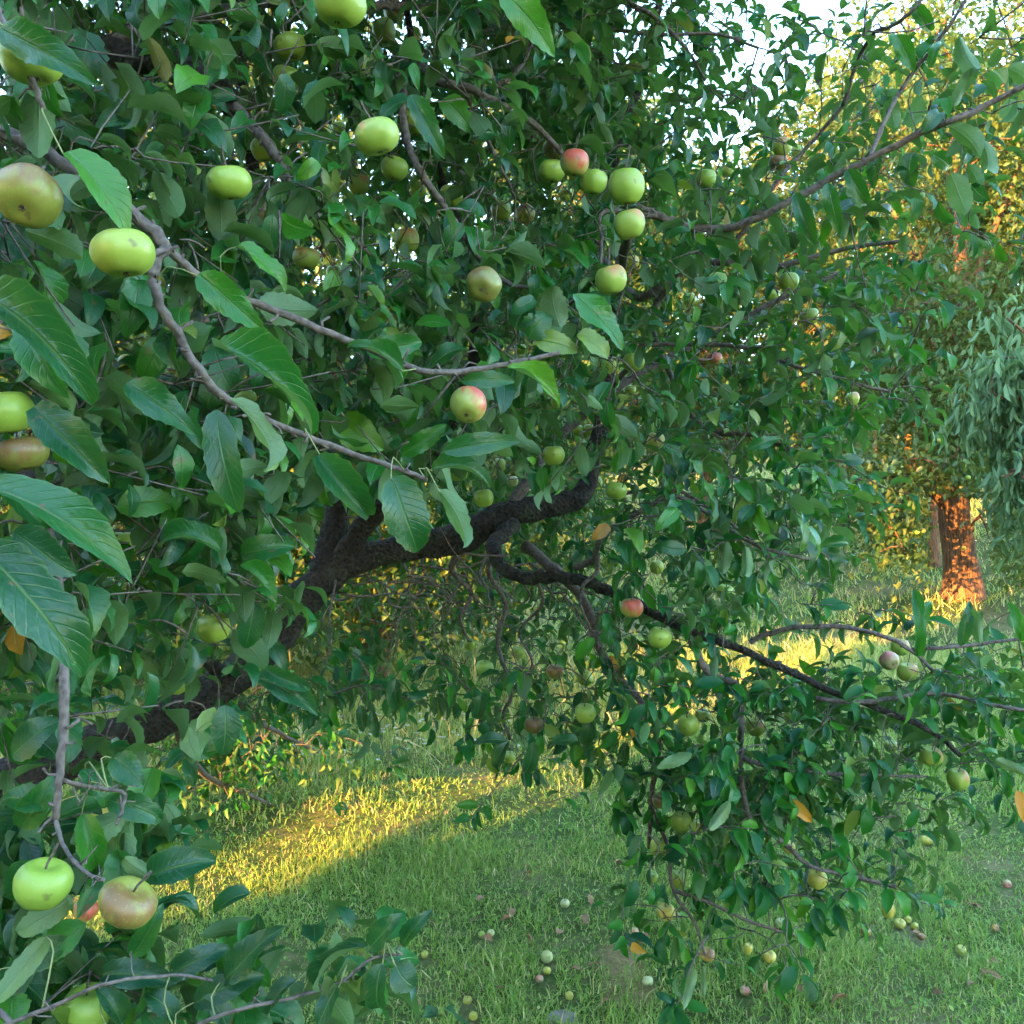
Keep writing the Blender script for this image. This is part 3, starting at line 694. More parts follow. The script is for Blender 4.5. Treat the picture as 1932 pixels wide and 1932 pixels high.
# ------------------------------------------------------------------ traced leaves: base u,v, tip u,v, width px, tint, roll, underside
HERO = [
 (118, 288, 266, 404, 78, .72, -.35, 0), (82, 205, 72, 282, 58, .5, .3, 0), (100, 225, 205, 268, 48, .35, .5, 0), (165, 60, 165, 158, 70, .3, -.3, 0), (0, 45, 160, 150, 60, .3, .5, 0),
 (-35, 436, 84, 482, 88, .25, .1, 0), (-40, 556, 188, 722, 112, .12, .15, 0), (60, 560, 95, 745, 70, .4, .6, 0), (407, 452, 424, 344, 66, .15, .0, 1), (445, 466, 556, 516, 42, .8, -.5, 0), (372, 520, 492, 612, 62, .7, .4, 0),
 (310, 490, 400, 520, 36, .4, .8, 0), (375, 480, 425, 590, 40, .3, -.6, 0), (400, 460, 330, 482, 34, .2, .9, 0),
 (-45, 922, 266, 1018, 88, .42, -.25, 0), (-40, 1035, 202, 1234, 112, .16, -.15, 0), (64, 768, 202, 892, 78, .15, .2, 0), (416, 772, 430, 976, 66, .2, .25, 0), (436, 748, 570, 900, 46, .93, .5, 1),
 (408, 650, 637, 768, 82, .4, -.2, 0), (404, 655, 446, 738, 56, .4, .1, 0), (412, 716, 384, 772, 46, .3, -.3, 0), (456, 1045, 553, 1018, 52, .45, .2, 0), (452, 1066, 537, 1136, 52, .6, -.3, 0),
 (415, 1042, 284, 988, 76, .35, .1, 0), (345, 1122, 262, 1194, 66, .35, .3, 0), (484, 1136, 456, 1228, 56, .3, -.1, 0), (262, 1188, 190, 1268, 56, .55, .5, 0), (235, 726, 366, 802, 62, .22, .2, 0),
 (222, 682, 312, 706, 46, .6, -.4, 0), (170, 690, 215, 775, 48, .4, .5, 0), (0, 880, 95, 1000, 60, .3, .3, 0), (20, 1010, 140, 1070, 70, .2, .4, 0), (0, 1130, 130, 1165, 62, .22, .2, 0),
 (25, 1190, 140, 1150, 55, .3, -.2, 0), (290, 1085, 210, 1060, 52, .4, .2, 0), (200, 1010, 165, 1060, 46, .55, .5, 0),
 (602, 856, 722, 982, 80, .22, .15, 0), (738, 900, 812, 1042, 86, .22, -.1, 0), (826, 922, 902, 1042, 40, .75, .3, 1), (836, 850, 982, 828, 44, .25, .35, 0), (814, 888, 940, 884, 52, .3, -.2, 0),
 (632, 800, 722, 838, 70, .9, .3, 0), (650, 770, 715, 830, 50, .4, -.4, 0), (872, 718, 972, 716, 36, .45, .3, 0), (958, 690, 1072, 748, 46, .85, -.25, 0), (690, 662, 800, 636, 44, .5, .4, 0),
 (740, 850, 700, 800, 36, .7, .2, 1), (760, 860, 840, 800, 40, .6, .5, 0), (800, 700, 850, 740, 34, .9, .4, 1), (760, 700, 660, 625, 46, .45, .2, 0), (810, 690, 880, 640, 40, .4, -.3, 0), (700, 665, 640, 720, 36, .35, .2, 0),
 (945, -12, 1048, 88, 56, .82, .2, 0), (1057, 618, 1042, 530, 52, .1, .1, 1), (975, 622, 998, 566, 62, .15, -.2, 0), (1000, 640, 1035, 585, 55, .35, .4, 0), (1086, 552, 1176, 652, 56, .7, -.3, 0),
 (772, 180, 838, 286, 42, .3, .2, 0), (836, 186, 892, 242, 46, .72, .2, 0), (652, 372, 728, 412, 42, .55, .1, 0), (1196, 300, 1180, 358, 36, .12, .0, 0), (1010, 640, 1090, 660, 45, .93, .2, 0), (1090, 630, 1160, 660, 48, .93, -.3, 0),
 (1690, 68, 1726, 128, 34, .6, .2, 0), (1720, 10, 1762, 62, 38, .55, .3, 0), (1808, 68, 1848, 168, 36, .75, -.4, 1), (1790, 328, 1836, 408, 46, .75, .1, 1), (1726, 290, 1716, 352, 46, .3, .1, 0), (1690, 242, 1672, 178, 36, .75, .2, 1),
 (1722, 240, 1730, 180, 40, .75, -.2, 1), (1740, 250, 1790, 190, 36, .25, .3, 0), (1790, 238, 1862, 292, 42, .7, .3, 1), (1900, 130, 1960, 165, 42, .75, .2, 1), (1905, 185, 1915, 240, 40, .7, .1, 1), (1850, 265, 1870, 350, 42, .75, .0, 1), (1760, 290, 1800, 320, 36, .4, .3, 0),
 (1755, 130, 1780, 60, 30, .6, .0, 0), (1800, 200, 1830, 130, 30, .6, .3, 1), (1660, 290, 1640, 350, 34, .45, .2, 0), (1600, 320, 1640, 390, 34, .4, .2, 0), (1560, 345, 1580, 440, 30, .4, .3, 0), (1500, 365, 1540, 460, 34, .3, .1, 0),
 (154, 1536, 186, 1662, 74, .6, .1, 0), (280, 1652, 393, 1608, 66, .15, .1, 0), (205, 1508, 313, 1546, 52, .3, .3, 0), (428, 1330, 418, 1430, 60, .2, -.2, 0), (98, 1516, -15, 1500, 62, .45, .1, 0), (160, 1736, 62, 1828, 78, .6, .2, 0),
 (128, 1698, 28, 1772, 62, .93, .3, 1), (88, 1768, -8, 1898, 52, .95, .2, 1), (190, 1850, 326, 1830, 56, .08, .1, 0), (320, 1842, 422, 1784, 46, .05, .3, 0), (420, 1848, 522, 1756, 50, .05, .1, 0), (365, 1892, 482, 1842, 48, .08, .3, 0),
 (696, 1786, 550, 1852, 42, .05, .2, 0), (700, 1786, 742, 1728, 40, .1, .1, 0), (757, 1782, 806, 1722, 32, .12, .2, 0), (722, 1818, 692, 1938, 62, .12, .3, 0), (745, 1820, 788, 1862, 56, .15, .2, 0), (62, 1624, 0, 1716, 58, .4, .2, 0),
 (612, 1926, 632, 1818, 22, .93, .2, 1), (486, 1286, 612, 1330, 46, .2, .1, 0), (500, 1260, 590, 1300, 40, .15, .4, 0), (560, 1850, 480, 1915, 44, .06, .3, 0), (640, 1860, 590, 1935, 46, .1, .2, 0), (250, 1800, 300, 1720, 40, .45, .5, 0), (300, 1660, 220, 1620, 46, .93, .3, 1),
 (40, 1560, 90, 1475, 54, .35, .3, 0), (20, 1420, 100, 1360, 56, .2, .2, 0), (160, 1450, 210, 1515, 50, .35, -.4, 0), (210, 1430, 270, 1475, 52, .25, .2, 0), (60, 1820, 120, 1770, 50, .3, .2, 0), (0, 1880, 60, 1800, 56, .2, .4, 0), (230, 1930, 200, 1860, 50, .15, .2, 0), (330, 1925, 290, 1860, 46, .1, .2, 0), (430, 1935, 400, 1880, 46, .08, .5, 0),
 (1376, 1510, 1337, 1575, 29, .93, .2, 1), (1305, 1420, 1240, 1452, 24, .9, .2, 1), (1880, 1432, 1938, 1462, 26, .93, .1, 1), (1312, 1828, 1290, 1904, 19, .955, .1, 1), (1325, 1822, 1331, 1882, 15, .955, .2, 1), (1371, 1018, 1362, 1086, 31, .9, .1, 1), (1405, 1030, 1411, 1102, 23, .9, .1, 1),
 (1546, 1030, 1622, 1014, 31, .4, .1, 0), (1550, 1040, 1606, 1056, 28, .2, .2, 0), (1545, 1050, 1575, 1110, 30, .3, .1, 0), (1730, 1240, 1740, 1090, 26, .5, .3, 0), (1728, 1180, 1760, 1130, 26, .6, .2, 0), (1815, 1220, 1830, 1130, 24, .3, .2, 0), (1850, 1215, 1835, 1125, 24, .6, .2, 1), (1925, 1210, 1912, 1135, 24, .6, .2, 0),
 (1410, 850, 1475, 820, 26, .4, .2, 0), (1590, 870, 1632, 868, 28, .2, .1, 0), (960, 1400, 925, 1455, 34, .2, .2, 0), (1000, 1400, 1000, 1472, 34, .2, -.2, 0), (955, 1395, 892, 1396, 26, .2, .2, 0), (1090, 1395, 1030, 1398, 30, .25, .3, 0), (905, 1310, 900, 1365, 32, .2, .2, 0), (750, 1280, 750, 1350, 44, .2, .2, 0), (700, 1340, 712, 1395, 22, .2, .2, 0), (680, 1330, 684, 1385, 22, .2, .2, 0), (1110, 1360, 1105, 1415, 34, .2, .2, 0), (1150, 1380, 1150, 1425, 36, .3, .2, 0), (1180, 1400, 1175, 1452, 26, .3, .2, 0),
]
Lpos, Ldir, Lup, Lsize, Ltint, Lwid, Lhero = [], [], [], [], [], [], []
hero_tgt = []
HU = []
for (bu, bv, tu, tv, wpx, tint, roll, und) in HERO:
    L = math.hypot(tu - bu, tv - bv)
    real = 0.088 + 0.02 * random.random()
    d = min(max(real * FPX / L * 0.96, 0.55), 3.3)
    if bu > 1150: d = min(max(d, 2.0), 2.75)
    elif bu > 560 and bv > 1250 and bv < 1600: d = min(max(d, 2.6), 3.3)
    elif bu > 560 and bv < 1100: d = min(max(d, 1.15), 1.8)
    elif bv > 1250: d = min(max(d, 0.8), 1.08)
    else: d = min(d, 1.35)
    A = P(bu, bv, d + 0.01); B = P(tu, tv, d - 0.012 * random.random())
    dirn = B - A; ln = np.linalg.norm(dirn)
    tocam = nrm(CAMP - A)
    up = nrm(tocam + np.array([0, 0, 0.55]))
    if und: up = -nrm(tocam + np.array([0, 0, -0.2]))
    rm = Matrix.Rotation(roll, 3, Vector(dirn)); up = np.array(rm @ Vector(up))
    Lpos.append(A); Ldir.append(dirn); Lup.append(up); Lsize.append(ln * 1.04); Ltint.append(tint); Lwid.append(wpx / L / 0.52); Lhero.append(True)
    HU.append((0.5 * (bu + tu), 0.5 * (bv + tv), d, L))
HU = np.array(HU)

# ------------------------------------------------------------------ foliage filling the crown
DENS = ["99999999999987543322",
        "99999999999986554433",
        "99999999999987665544",
        "99999999999988765432",
        "99999999999988765532",
        "99999999999988888631",
        "99999999999988888610",
        "99999999999988888500",
        "99999999999988888200",
        "99999998888888887100",
        "99999865566788885000",
        "99999755556678830000",
        "99999655556788511444",
        "88886677667788888888",
        "99621002056788898887",
        "99820000011069987542",
        "99930000000068876420",
        "99400000000057765410",
        "99642211000025542000",
        "99877664000002211000"]
TAU = [0, .12, .3, .6, .95, 1.4, 2.0, 2.8, 4.0, 7.4]
def depth_range(u, v):
    if v > 1330 and u < 420: return (1.12, 1.6) if v > 1450 else (1.1, 2.4)
    if v > 1700 and u < 900: return 1.12, 1.45
    if v > 1150 and u >= 1130: return 2.35, 3.3
    if v > 1230: return 2.6, 4.2
    lo = np.interp(u, [0, 250, 560, 900, 1100, 1400, 1932], [1.0, 1.2, 1.35, 1.6, 1.9, 2.2, 2.15])
    hi = np.interp(u, [0, 500, 1000, 1400, 1932], [3.4, 4.0, 4.4, 4.2, 3.0])
    if 540 < u < 1150 and 900 < v < 1250: lo = 3.65
    if u <= 540 and v > 1100: lo = max(lo, 1.15); hi = 2.7
    return lo, hi
shoot_c = []
CELL = 96.6
for r in range(-2, 21):
    for cc in range(-3, 22):
        rr, c2 = min(max(r, 0), 19), min(max(cc, 0), 19)
        if r >= 20 and cc > 7: continue
        tau = TAU[int(DENS[rr][c2])]
        if (cc > 19 or cc < 0 or r < 0): tau *= 0.5
        acc = 0.0
        while acc < tau:
            u = (cc + rng.random()) * CELL; v = (r + rng.random()) * CELL
            lo, hi = depth_range(min(max(u, 0), 1932), min(max(v, 0), 1932))
            d = lo + (hi - lo) * rng.random() ** (1.45 if u < 700 else 1.0)
            p = P(u, v, d)
            nl = rng.integers(4, 9)
            area = nl * 0.00125 * (FPX / d) ** 2
            acc += area / CELL ** 2 * (1.0 if rng.random() < 0.98 else 0)
            if p[2] < gz(p[0], p[1]) + 0.16: continue
            shoot_c.append((p, nl, d))
# the rest of the crown overhead, above the frame
for r in range(-9, -2):
    for cc in range(-6, 15):
        for _ in range(9):
            u = (cc + rng.random()) * CELL; v = (r + rng.random()) * CELL; d = rng.uniform(1.5, 4.4)
            shoot_c.append((P(u, v, d), 9, 9.0))
# extra clumps: the sun-struck low branch at the back left
for _ in range(240):
    u, v = rng.normal(430, 110), rng.normal(1425, 62)
    d = rng.uniform(4.3, 5.2); p = P(u, v, d)
    if p[2] > gz(p[0], p[1]) + 0.25: shoot_c.append((p, rng.integers(4, 8), d))

NODE = np.concatenate(nodes)
cap = len(NODE) + len(shoot_c) * 5 + 10
NB = np.zeros((cap, 3)); NB[:len(NODE)] = NODE; nn = len(NODE)
cs = np.array([s[0] for s in shoot_c])
d0 = np.array([np.min(np.linalg.norm(NODE - p, axis=1)) for p in cs])
twigs = Acc(); stalks = Acc(); TW = {}; Lshoot = [-1] * len(Lpos)
for k in np.argsort(d0):
    p, nl, d = shoot_c[k]
    # grows away from its nearest wood
    dist = np.linalg.norm(NB[:nn] - p, axis=1)
    j = int(np.argmin(dist)); q = NB[j].copy()
    out = nrm(p - q)
    ax = nrm(out * 0.7 + np.array([0.15, -0.1, 0.05]) + rng.normal(0, 0.45, 3))
    ln = rng.uniform(0.05, 0.16) if d < 9 else 0.3
    a0 = p - ax * ln * 0.5; a1 = p + ax * ln * 0.5
    mid = 0.5 * (q + a0) + np.array([0, 0, 0.10 * dist[j]]) + rng.normal(0, 0.06, 3) * dist[j]
    path = catmull([q, mid, a0, a1], 6 if dist[j] < 0.25 else 8)
    if d < 9 and dist[j] < (0.6 if d > 1.6 else 0.10 if proj(p)[1] < 1250 else 0.03):
        r0 = 0.0016 + 0.0035 * min(1, dist[j] / 0.5)
        TW[k] = tube(path, np.linspace(r0, 0.0011, len(path)), 4)
    NB[nn:nn + 3] = path[[2, len(path) // 2, len(path) - 2]]; nn += 3
    ref = nrm(np.cross(ax, rng.normal(0, 1, 3)))
    ref2 = np.cross(ax, ref)
    ph = rng.uniform(0, 6.28)
    for i in range(nl):
        f = i / max(1, nl - 1)
        phi = ph + i * 2.4
        perp = ref * math.cos(phi) + ref2 * math.sin(phi)
        th = rng.uniform(0.55, 1.25) * (1 - 0.35 * f)
        dr = ax * math.cos(th) + perp * math.sin(th)
        dr = nrm(dr + np.array([0, 0, -rng.uniform(0.05, 0.95)]))
        base = a0 + (a1 - a0) * f + dr * 0.012
        up = nrm(np.array([0, 0, 1.0]) + ax * 0.35 - perp * 0.2 + rng.normal(0, 0.45, 3))
        Lpos.append(base); Ldir.append(dr); Lup.append(up)
        Lsize.append(rng.uniform(0.046, 0.092) * (1.0 if d < 9 else 1.5) ); tt = rng.normal(0.45, 0.27)
        Ltint.append(min(max(tt, 0.0), 0.97) if rng.random() > 0.006 else 1.0); Lwid.append(rng.uniform(0.85, 1.12)); Lhero.append(False); Lshoot.append(k)
Lpos = np.array(Lpos); Ldir = nrm(np.array(Ldir)); Lup = np.array(Lup); Lsize = np.array(Lsize); Ltint = np.array(Ltint); Lwid = np.array(Lwid); Lhero = np.array(Lhero)
# leave the fruit, the traced leaves and the traced wood in view where nothing grew in front of them
cen = Lpos + Ldir * Lsize[:, None] * 0.5
cu, cv, cd = proj(cen)
lpx = Lsize * FPX / np.maximum(cd, 0.3)
keep = cd > 0.45
chance = rng.random(len(cu))
for a in range(len(APPLES)):
    near = (np.hypot(cu - A_U[a], cv - A_V[a]) < 0.46 * A_W[a] + 0.42 * lpx) & (cd < A_D[a] + 0.045)
    keep &= ~(near & (chance < min(0.97, A_VIS[a] + 0.22)) & ~Lhero)
    solid = np.linalg.norm(cen - P(A_U[a], A_V[a], A_D[a]), axis=1) < 0.034
    keep &= ~(solid & ~Lhero)
for h in HU:
    near = (np.hypot(cu - h[0], cv - h[1]) < 0.34 * h[3] + 0.33 * lpx) & (cd < h[2] + 0.02)
    keep &= ~(near & (chance < 0.9) & ~Lhero)
for b, bs in zip(BPOLY[::2], BSTR[::2]):
    near = (np.hypot(cu - b[0], cv - b[1]) < b[3] + 0.30 * lpx) & (cd < b[2])
    keep &= ~(near & (chance < bs) & ~Lhero)
keep |= Lhero & (cd > 0.3)
Lshoot = np.array(Lshoot)
left_ = np.bincount(Lshoot[keep & (Lshoot >= 0)], minlength=len(shoot_c))
for k, (V, Q) in TW.items():
    if left_[k] >= 2: twigs.add(V, Q)
Lpos, Ldir, Lup, Lsize, Ltint, Lwid, Lhero, cu, cv, cd, lpx = (x[keep] for x in (Lpos, Ldir, Lup, Lsize, Ltint, Lwid, Lhero, cu, cv, cd, lpx))
Rm = frames(Ldir, Lup)
Rm = Rm * np.stack([np.ones_like(Lwid), Lwid, np.ones_like(Lwid)], -1)[:, None, :]
inview = (cu > -60) & (cu < 1992) & (cv > -60) & (cv < 1992)
score = np.where(inview, lpx, 0) + np.where(Lhero, 1e4, 0)
order = np.argsort(-score)
single = order[:300]
rest = np.ones(len(Lpos), bool); rest[single] = False
# the three hundred largest leaves are objects of their own
hero_me = []
for k, T in enumerate(HERO_T):
    row = []
    for t in np.concatenate([np.linspace(0.02, 0.9, 8), [0.955]]):
        row.append(quad_mesh('leaf', T[0], T[1], M_LEAF_H, np.full(len(T[0]), t), T[2]))
    hero_me.append(row)
TV = np.concatenate([np.linspace(0.02, 0.9, 8), [0.955]])
for i in single:
    k = int(rng.integers(0, len(HERO_T)))
    me = hero_me[k][int(np.argmin(abs(TV - Ltint[i])))]
    o = bpy.data.objects.new('leaf', me)
    o.matrix_basis = Matrix.Translation(Vector(Lpos[i] - TRUNK)) @ Matrix(Rm[i].tolist()).to_4x4() @ Matrix.Scale(float(Lsize[i]), 4)
    link(o, tree)
    # petiole
    if Lhero[i]:
        dist = np.linalg.norm(NODE - Lpos[i], axis=1); j = int(np.argmin(dist))
        tgt = NODE[j]
        if dist[j] < 0.10:
            m_ = 0.5 * (tgt + Lpos[i]) + Ldir[i] * -0.015 + np.array([0, 0, 0.01])
            V, Q = tube(catmull([tgt, m_, Lpos[i], Lpos[i] + Ldir[i] * 0.006], 7), np.linspace(0.0011, 0.0008, 7), 5)
            stalks.add(V, Q)
nearm = rest & (cd < 2.3)
inv2 = (cu > -150) & (cu < 2080) & (cv > -150) & (cv < 2080)
nearm &= inv2
outm = rest & ~inv2
midm = rest & ~nearm & ~outm
joined_leaves('foliage', [(FAR_V, FAR_Q, FAR_V[:, :2] * [1, 1] + [0, 0.5])], Lpos[outm], Rm[outm], Lsize[outm], Ltint[outm], M_LEAF_M, tree, TRUNK)
joined_leaves('foliage', NEAR_T, Lpos[nearm], Rm[nearm], Lsize[nearm], Ltint[nearm], M_LEAF, tree, TRUNK)
joined_leaves('foliage', MID_T, Lpos[midm], Rm[midm], Lsize[midm], Ltint[midm], M_LEAF_M, tree, TRUNK)
# short fruiting spurs along the branches
gs = np.random.default_rng(77)
for (nm, pl, a, b), c in zip(BR, nodes):
    if a > 40: continue
    cc = catmull(c, len(c) * 2)
    rr_ = np.linspace(a, b, len(cc)) * 0.5 * np.interp(np.linspace(0, 1, len(cc)), np.linspace(0, 1, len(pl)), [q[2] for q in pl]) / FPX
    for i_ in range(2, len(cc) - 1):
        if gs.random() < 0.22:
            dr = nrm(gs.normal(0, 1, 3) + np.array([0, 0, 0.25])); L_ = gs.uniform(0.008, 0.024)
            V, Q = tube([cc[i_], cc[i_] + dr * L_ * 0.55 + gs.normal(0, 0.003, 3), cc[i_] + dr * L_ + gs.normal(0, 0.005, 3)], np.array([0.55, 0.34, 0.42]) * min(rr_[i_], 0.0055), 5)
            twigs.add(V, Q)
# bare hanging twigs under the limb
for k in range(48):
    u, v = rng.uniform(580, 1080), rng.uniform(1040, 1120)
    d = rng.uniform(3.0, 3.9)
    p = P(u, v, d); pts = [p]
    dr = nrm(rng.normal(0, 1, 3) * [1, 0.6, 0.4] + [0.2, 0, -0.5])
    for s_ in range(5):
        dr = nrm(dr + rng.normal(0, 0.55, 3) + [0.05, 0, -0.08]); pts.append(pts[-1] + dr * rng.uniform(0.05, 0.12))
    V, Q = tube(catmull(pts, 12), np.linspace(0.0050, 0.0012, 12), 5)
    twigs.add(V, Q)
tag(obj('twigs', twigs.mesh('twigs', M_TWIG, TRUNK), tree), kind='stuff')
tag(obj('leaf_stalks', stalks.mesh('leaf_stalks', M_STALK, TRUNK), tree), kind='stuff')
print('near leaves', len(Lpos), 'shoots', len(shoot_c))

# ------------------------------------------------------------------ apples
def apple_mesh(seed, mat, asp):
    g = np.random.default_rng(seed)
    n, m = 16, 24
    ph = np.linspace(0.0, math.pi, n + 1)
    lob = g.uniform(0, 6.28); am = g.uniform(0.015, 0.035); lean = g.uniform(-0.06, 0.06)
    V = []
    for i, f in enumerate(ph):
        r = math.sin(f) ** 0.86 * (1 + 0.06 * math.cos(f))
        z = math.cos(f)
        z = z * 0.96 - 0.30 * math.exp(-(f / 0.34) ** 2) + 0.17 * math.exp(-((math.pi - f) / 0.30) ** 2)
        for j in range(m):
            t = 2 * math.pi * j / m
            k = 1 + am * math.cos(5 * t + lob) * (0.4 + (1 - z) * 0.5) + 0.02 * math.cos(t + lob * 2)
            V.append((r * k * math.cos(t) + lean * z, r * k * math.sin(t), z * asp))
    V = np.array(V) * 0.5
    I, J = np.meshgrid(np.arange(n), np.arange(m), indexing='ij'); J2 = (J + 1) % m
    Q = np.stack([I * m + J, (I + 1) * m + J, (I + 1) * m + J2, I * m + J2], -1).reshape(-1, 4)
    return quad_mesh('apple', V * 0.064, Q, mat)
stem_V, stem_Q = tube(catmull([(0, 0, 0.018), (0.002, 0, 0.032), (0.006, 0.002, 0.046), (0.008, 0.004, 0.062)], 8), np.linspace(0.0013, 0.0018, 8), 6)
ME_STEM = quad_mesh('stem', stem_V, stem_Q, M_TWIG)
ca = Acc()
for k in range(5):
    t = k * 2 * math.pi / 5
    V, Q = tube(catmull([(0.0006 * math.cos(t), 0.0006 * math.sin(t), -0.0228), (0.0026 * math.cos(t), 0.0026 * math.sin(t), -0.0255), (0.0034 * math.cos(t + .5), 0.0034 * math.sin(t + .5), -0.0280)], 5), np.array([0.0018, 0.0015, 0.0011, 0.0008, 0.0004]), 5)
    ca.add(V, Q)
ME_CALYX = ca.mesh('calyx', M_CALYX)
APC = {}
def apple(loc, size, asp, kind, tilt, label, group=None, parts=True, yaw=None, roll=None, lay=False):
    key = (kind, round(asp, 1), random.randint(0, 1))
    if key not in APC: APC[key] = apple_mesh(len(APC) + 3, M_APPLE[kind], key[1])
    o = bpy.data.objects.new('apple', APC[key])
    # calyx (local -z) swings towards the camera by tilt; blush yaw is about the fruit's axis
    yaw = random.uniform(-2.4, -0.2) if yaw is None else yaw
    roll = random.uniform(-0.25, 0.25) if roll is None else roll
    M = Matrix.Rotation(roll, 4, 'Y') @ Matrix.Rotation(-(tilt if tilt > 0.45 or tilt < 0 else tilt * 0.4 - 0.15) * 1.45, 4, 'X') @ Matrix.Rotation(yaw, 4, 'Z')
    o.matrix_basis = Matrix.Translation(Vector(loc)) @ M @ Matrix.Scale(size / 0.064, 4)
    link(o)
    tag(o, label, 'apple', group)
    if parts:
        s = bpy.data.objects.new('stem', ME_STEM); s.location = (0, 0, 0); link(s, o)
        s.scale = (1, 1, max(0.8, asp))
        c_ = bpy.data.objects.new('calyx', ME_CALYX); c_.scale = (1, 1, max(asp, 0.7)); link(c_, o)
    return o
YAW = {(710, 258): 3.1, (884, 764): -0.5, (1084, 307): -1.2, (1192, 1147): -1.0, (1187, 423): -0.2}
for (u, v, wpx, asp, kd, tilt, vis, lab), d in zip(APPLES, A_D):
    apple(P(u, v, d), wpx * d / FPX, asp, kd, tilt, lab, 'apples hanging on the near tree', wpx >= 30, YAW.get((u, v)), roll=(0.55 if (u, v) == (240, 1703) else None))

WIND = [(1066, 1716, 17, 'w', 'pale green fallen apple alone near the path in the grass'), (1032, 1820, 22, 'w', 'pale round fallen apple with dark marks in the grass'), (1032, 1843, 15, 'y', 'yellowish fallen apple just below the marked pale one'),
 (1018, 1858, 13, 'p', 'small brownish fallen apple below the yellowish one'), (1222, 1865, 20, 'w', 'white fallen apple with a black spot right of the bare patch'), (1196, 1773, 19, 'p', 'fallen apple half brown half white above the bare patch'),
 (909, 1773, 12, 'g', 'left of two little fallen apples lying close together'), (926, 1770, 12, 'w', 'right of two little fallen apples lying close together'), (882, 1900, 17, 'y', 'cream fallen apple near the bottom left of the lawn'),
 (893, 1929, 14, 'y', 'yellow fallen apple cut by the bottom edge'), (1074, 1890, 10, 'y', 'tiny yellow fallen apple above the stone'), (801, 1811, 10, 'y', 'tiny yellow fallen apple beside the dark shoot leaves'), (1277, 1738, 13, 'w', 'small white fallen apple under the hanging branch'),
 (1473, 1755, 19, 'w', 'white fallen apple behind the lowest leaves'), (1748, 1598, 20, 'y', 'yellow-green fallen apple alone in dark grass at right'), (1698, 1756, 20, 'y', 'leftmost of the yellow fallen apples lying together'), (1713, 1745, 13, 'y', 'uppermost of the yellow fallen apples lying together'),
 (1726, 1758, 14, 'y', 'rightmost of the yellow fallen apples lying together'), (1813, 1806, 19, 'y', 'single yellow fallen apple on the right lawn'), (1406, 1883, 19, 'p', 'pink fallen apple near the bottom edge'), (1633, 1771, 19, 'o', 'rotten orange fallen apple with a brown core'),
 (1738, 1777, 13, 'o', 'small rotten brown apple under the yellow ones'), (1900, 1678, 15, 'p', 'pink fallen apple near the right edge'), (1878, 1761, 12, 'o', 'orange fallen apple near the right edge')]
wind_pos = []
for (u, v, wpx, kd, lab) in WIND:
    p = G(u, v); d = proj(p)[2]; s = max(0.030, wpx * d / FPX * 1.05)
    q = p + np.array([0, 0, 0.45 * s + 0.008]); wind_pos.append(q)
    apple(q, s, random.uniform(0.82, 0.98), kd, random.uniform(-1.4, 1.4), lab, 'windfall apples in the grass', wpx > 15)
wind_pos = np.array(wind_pos)

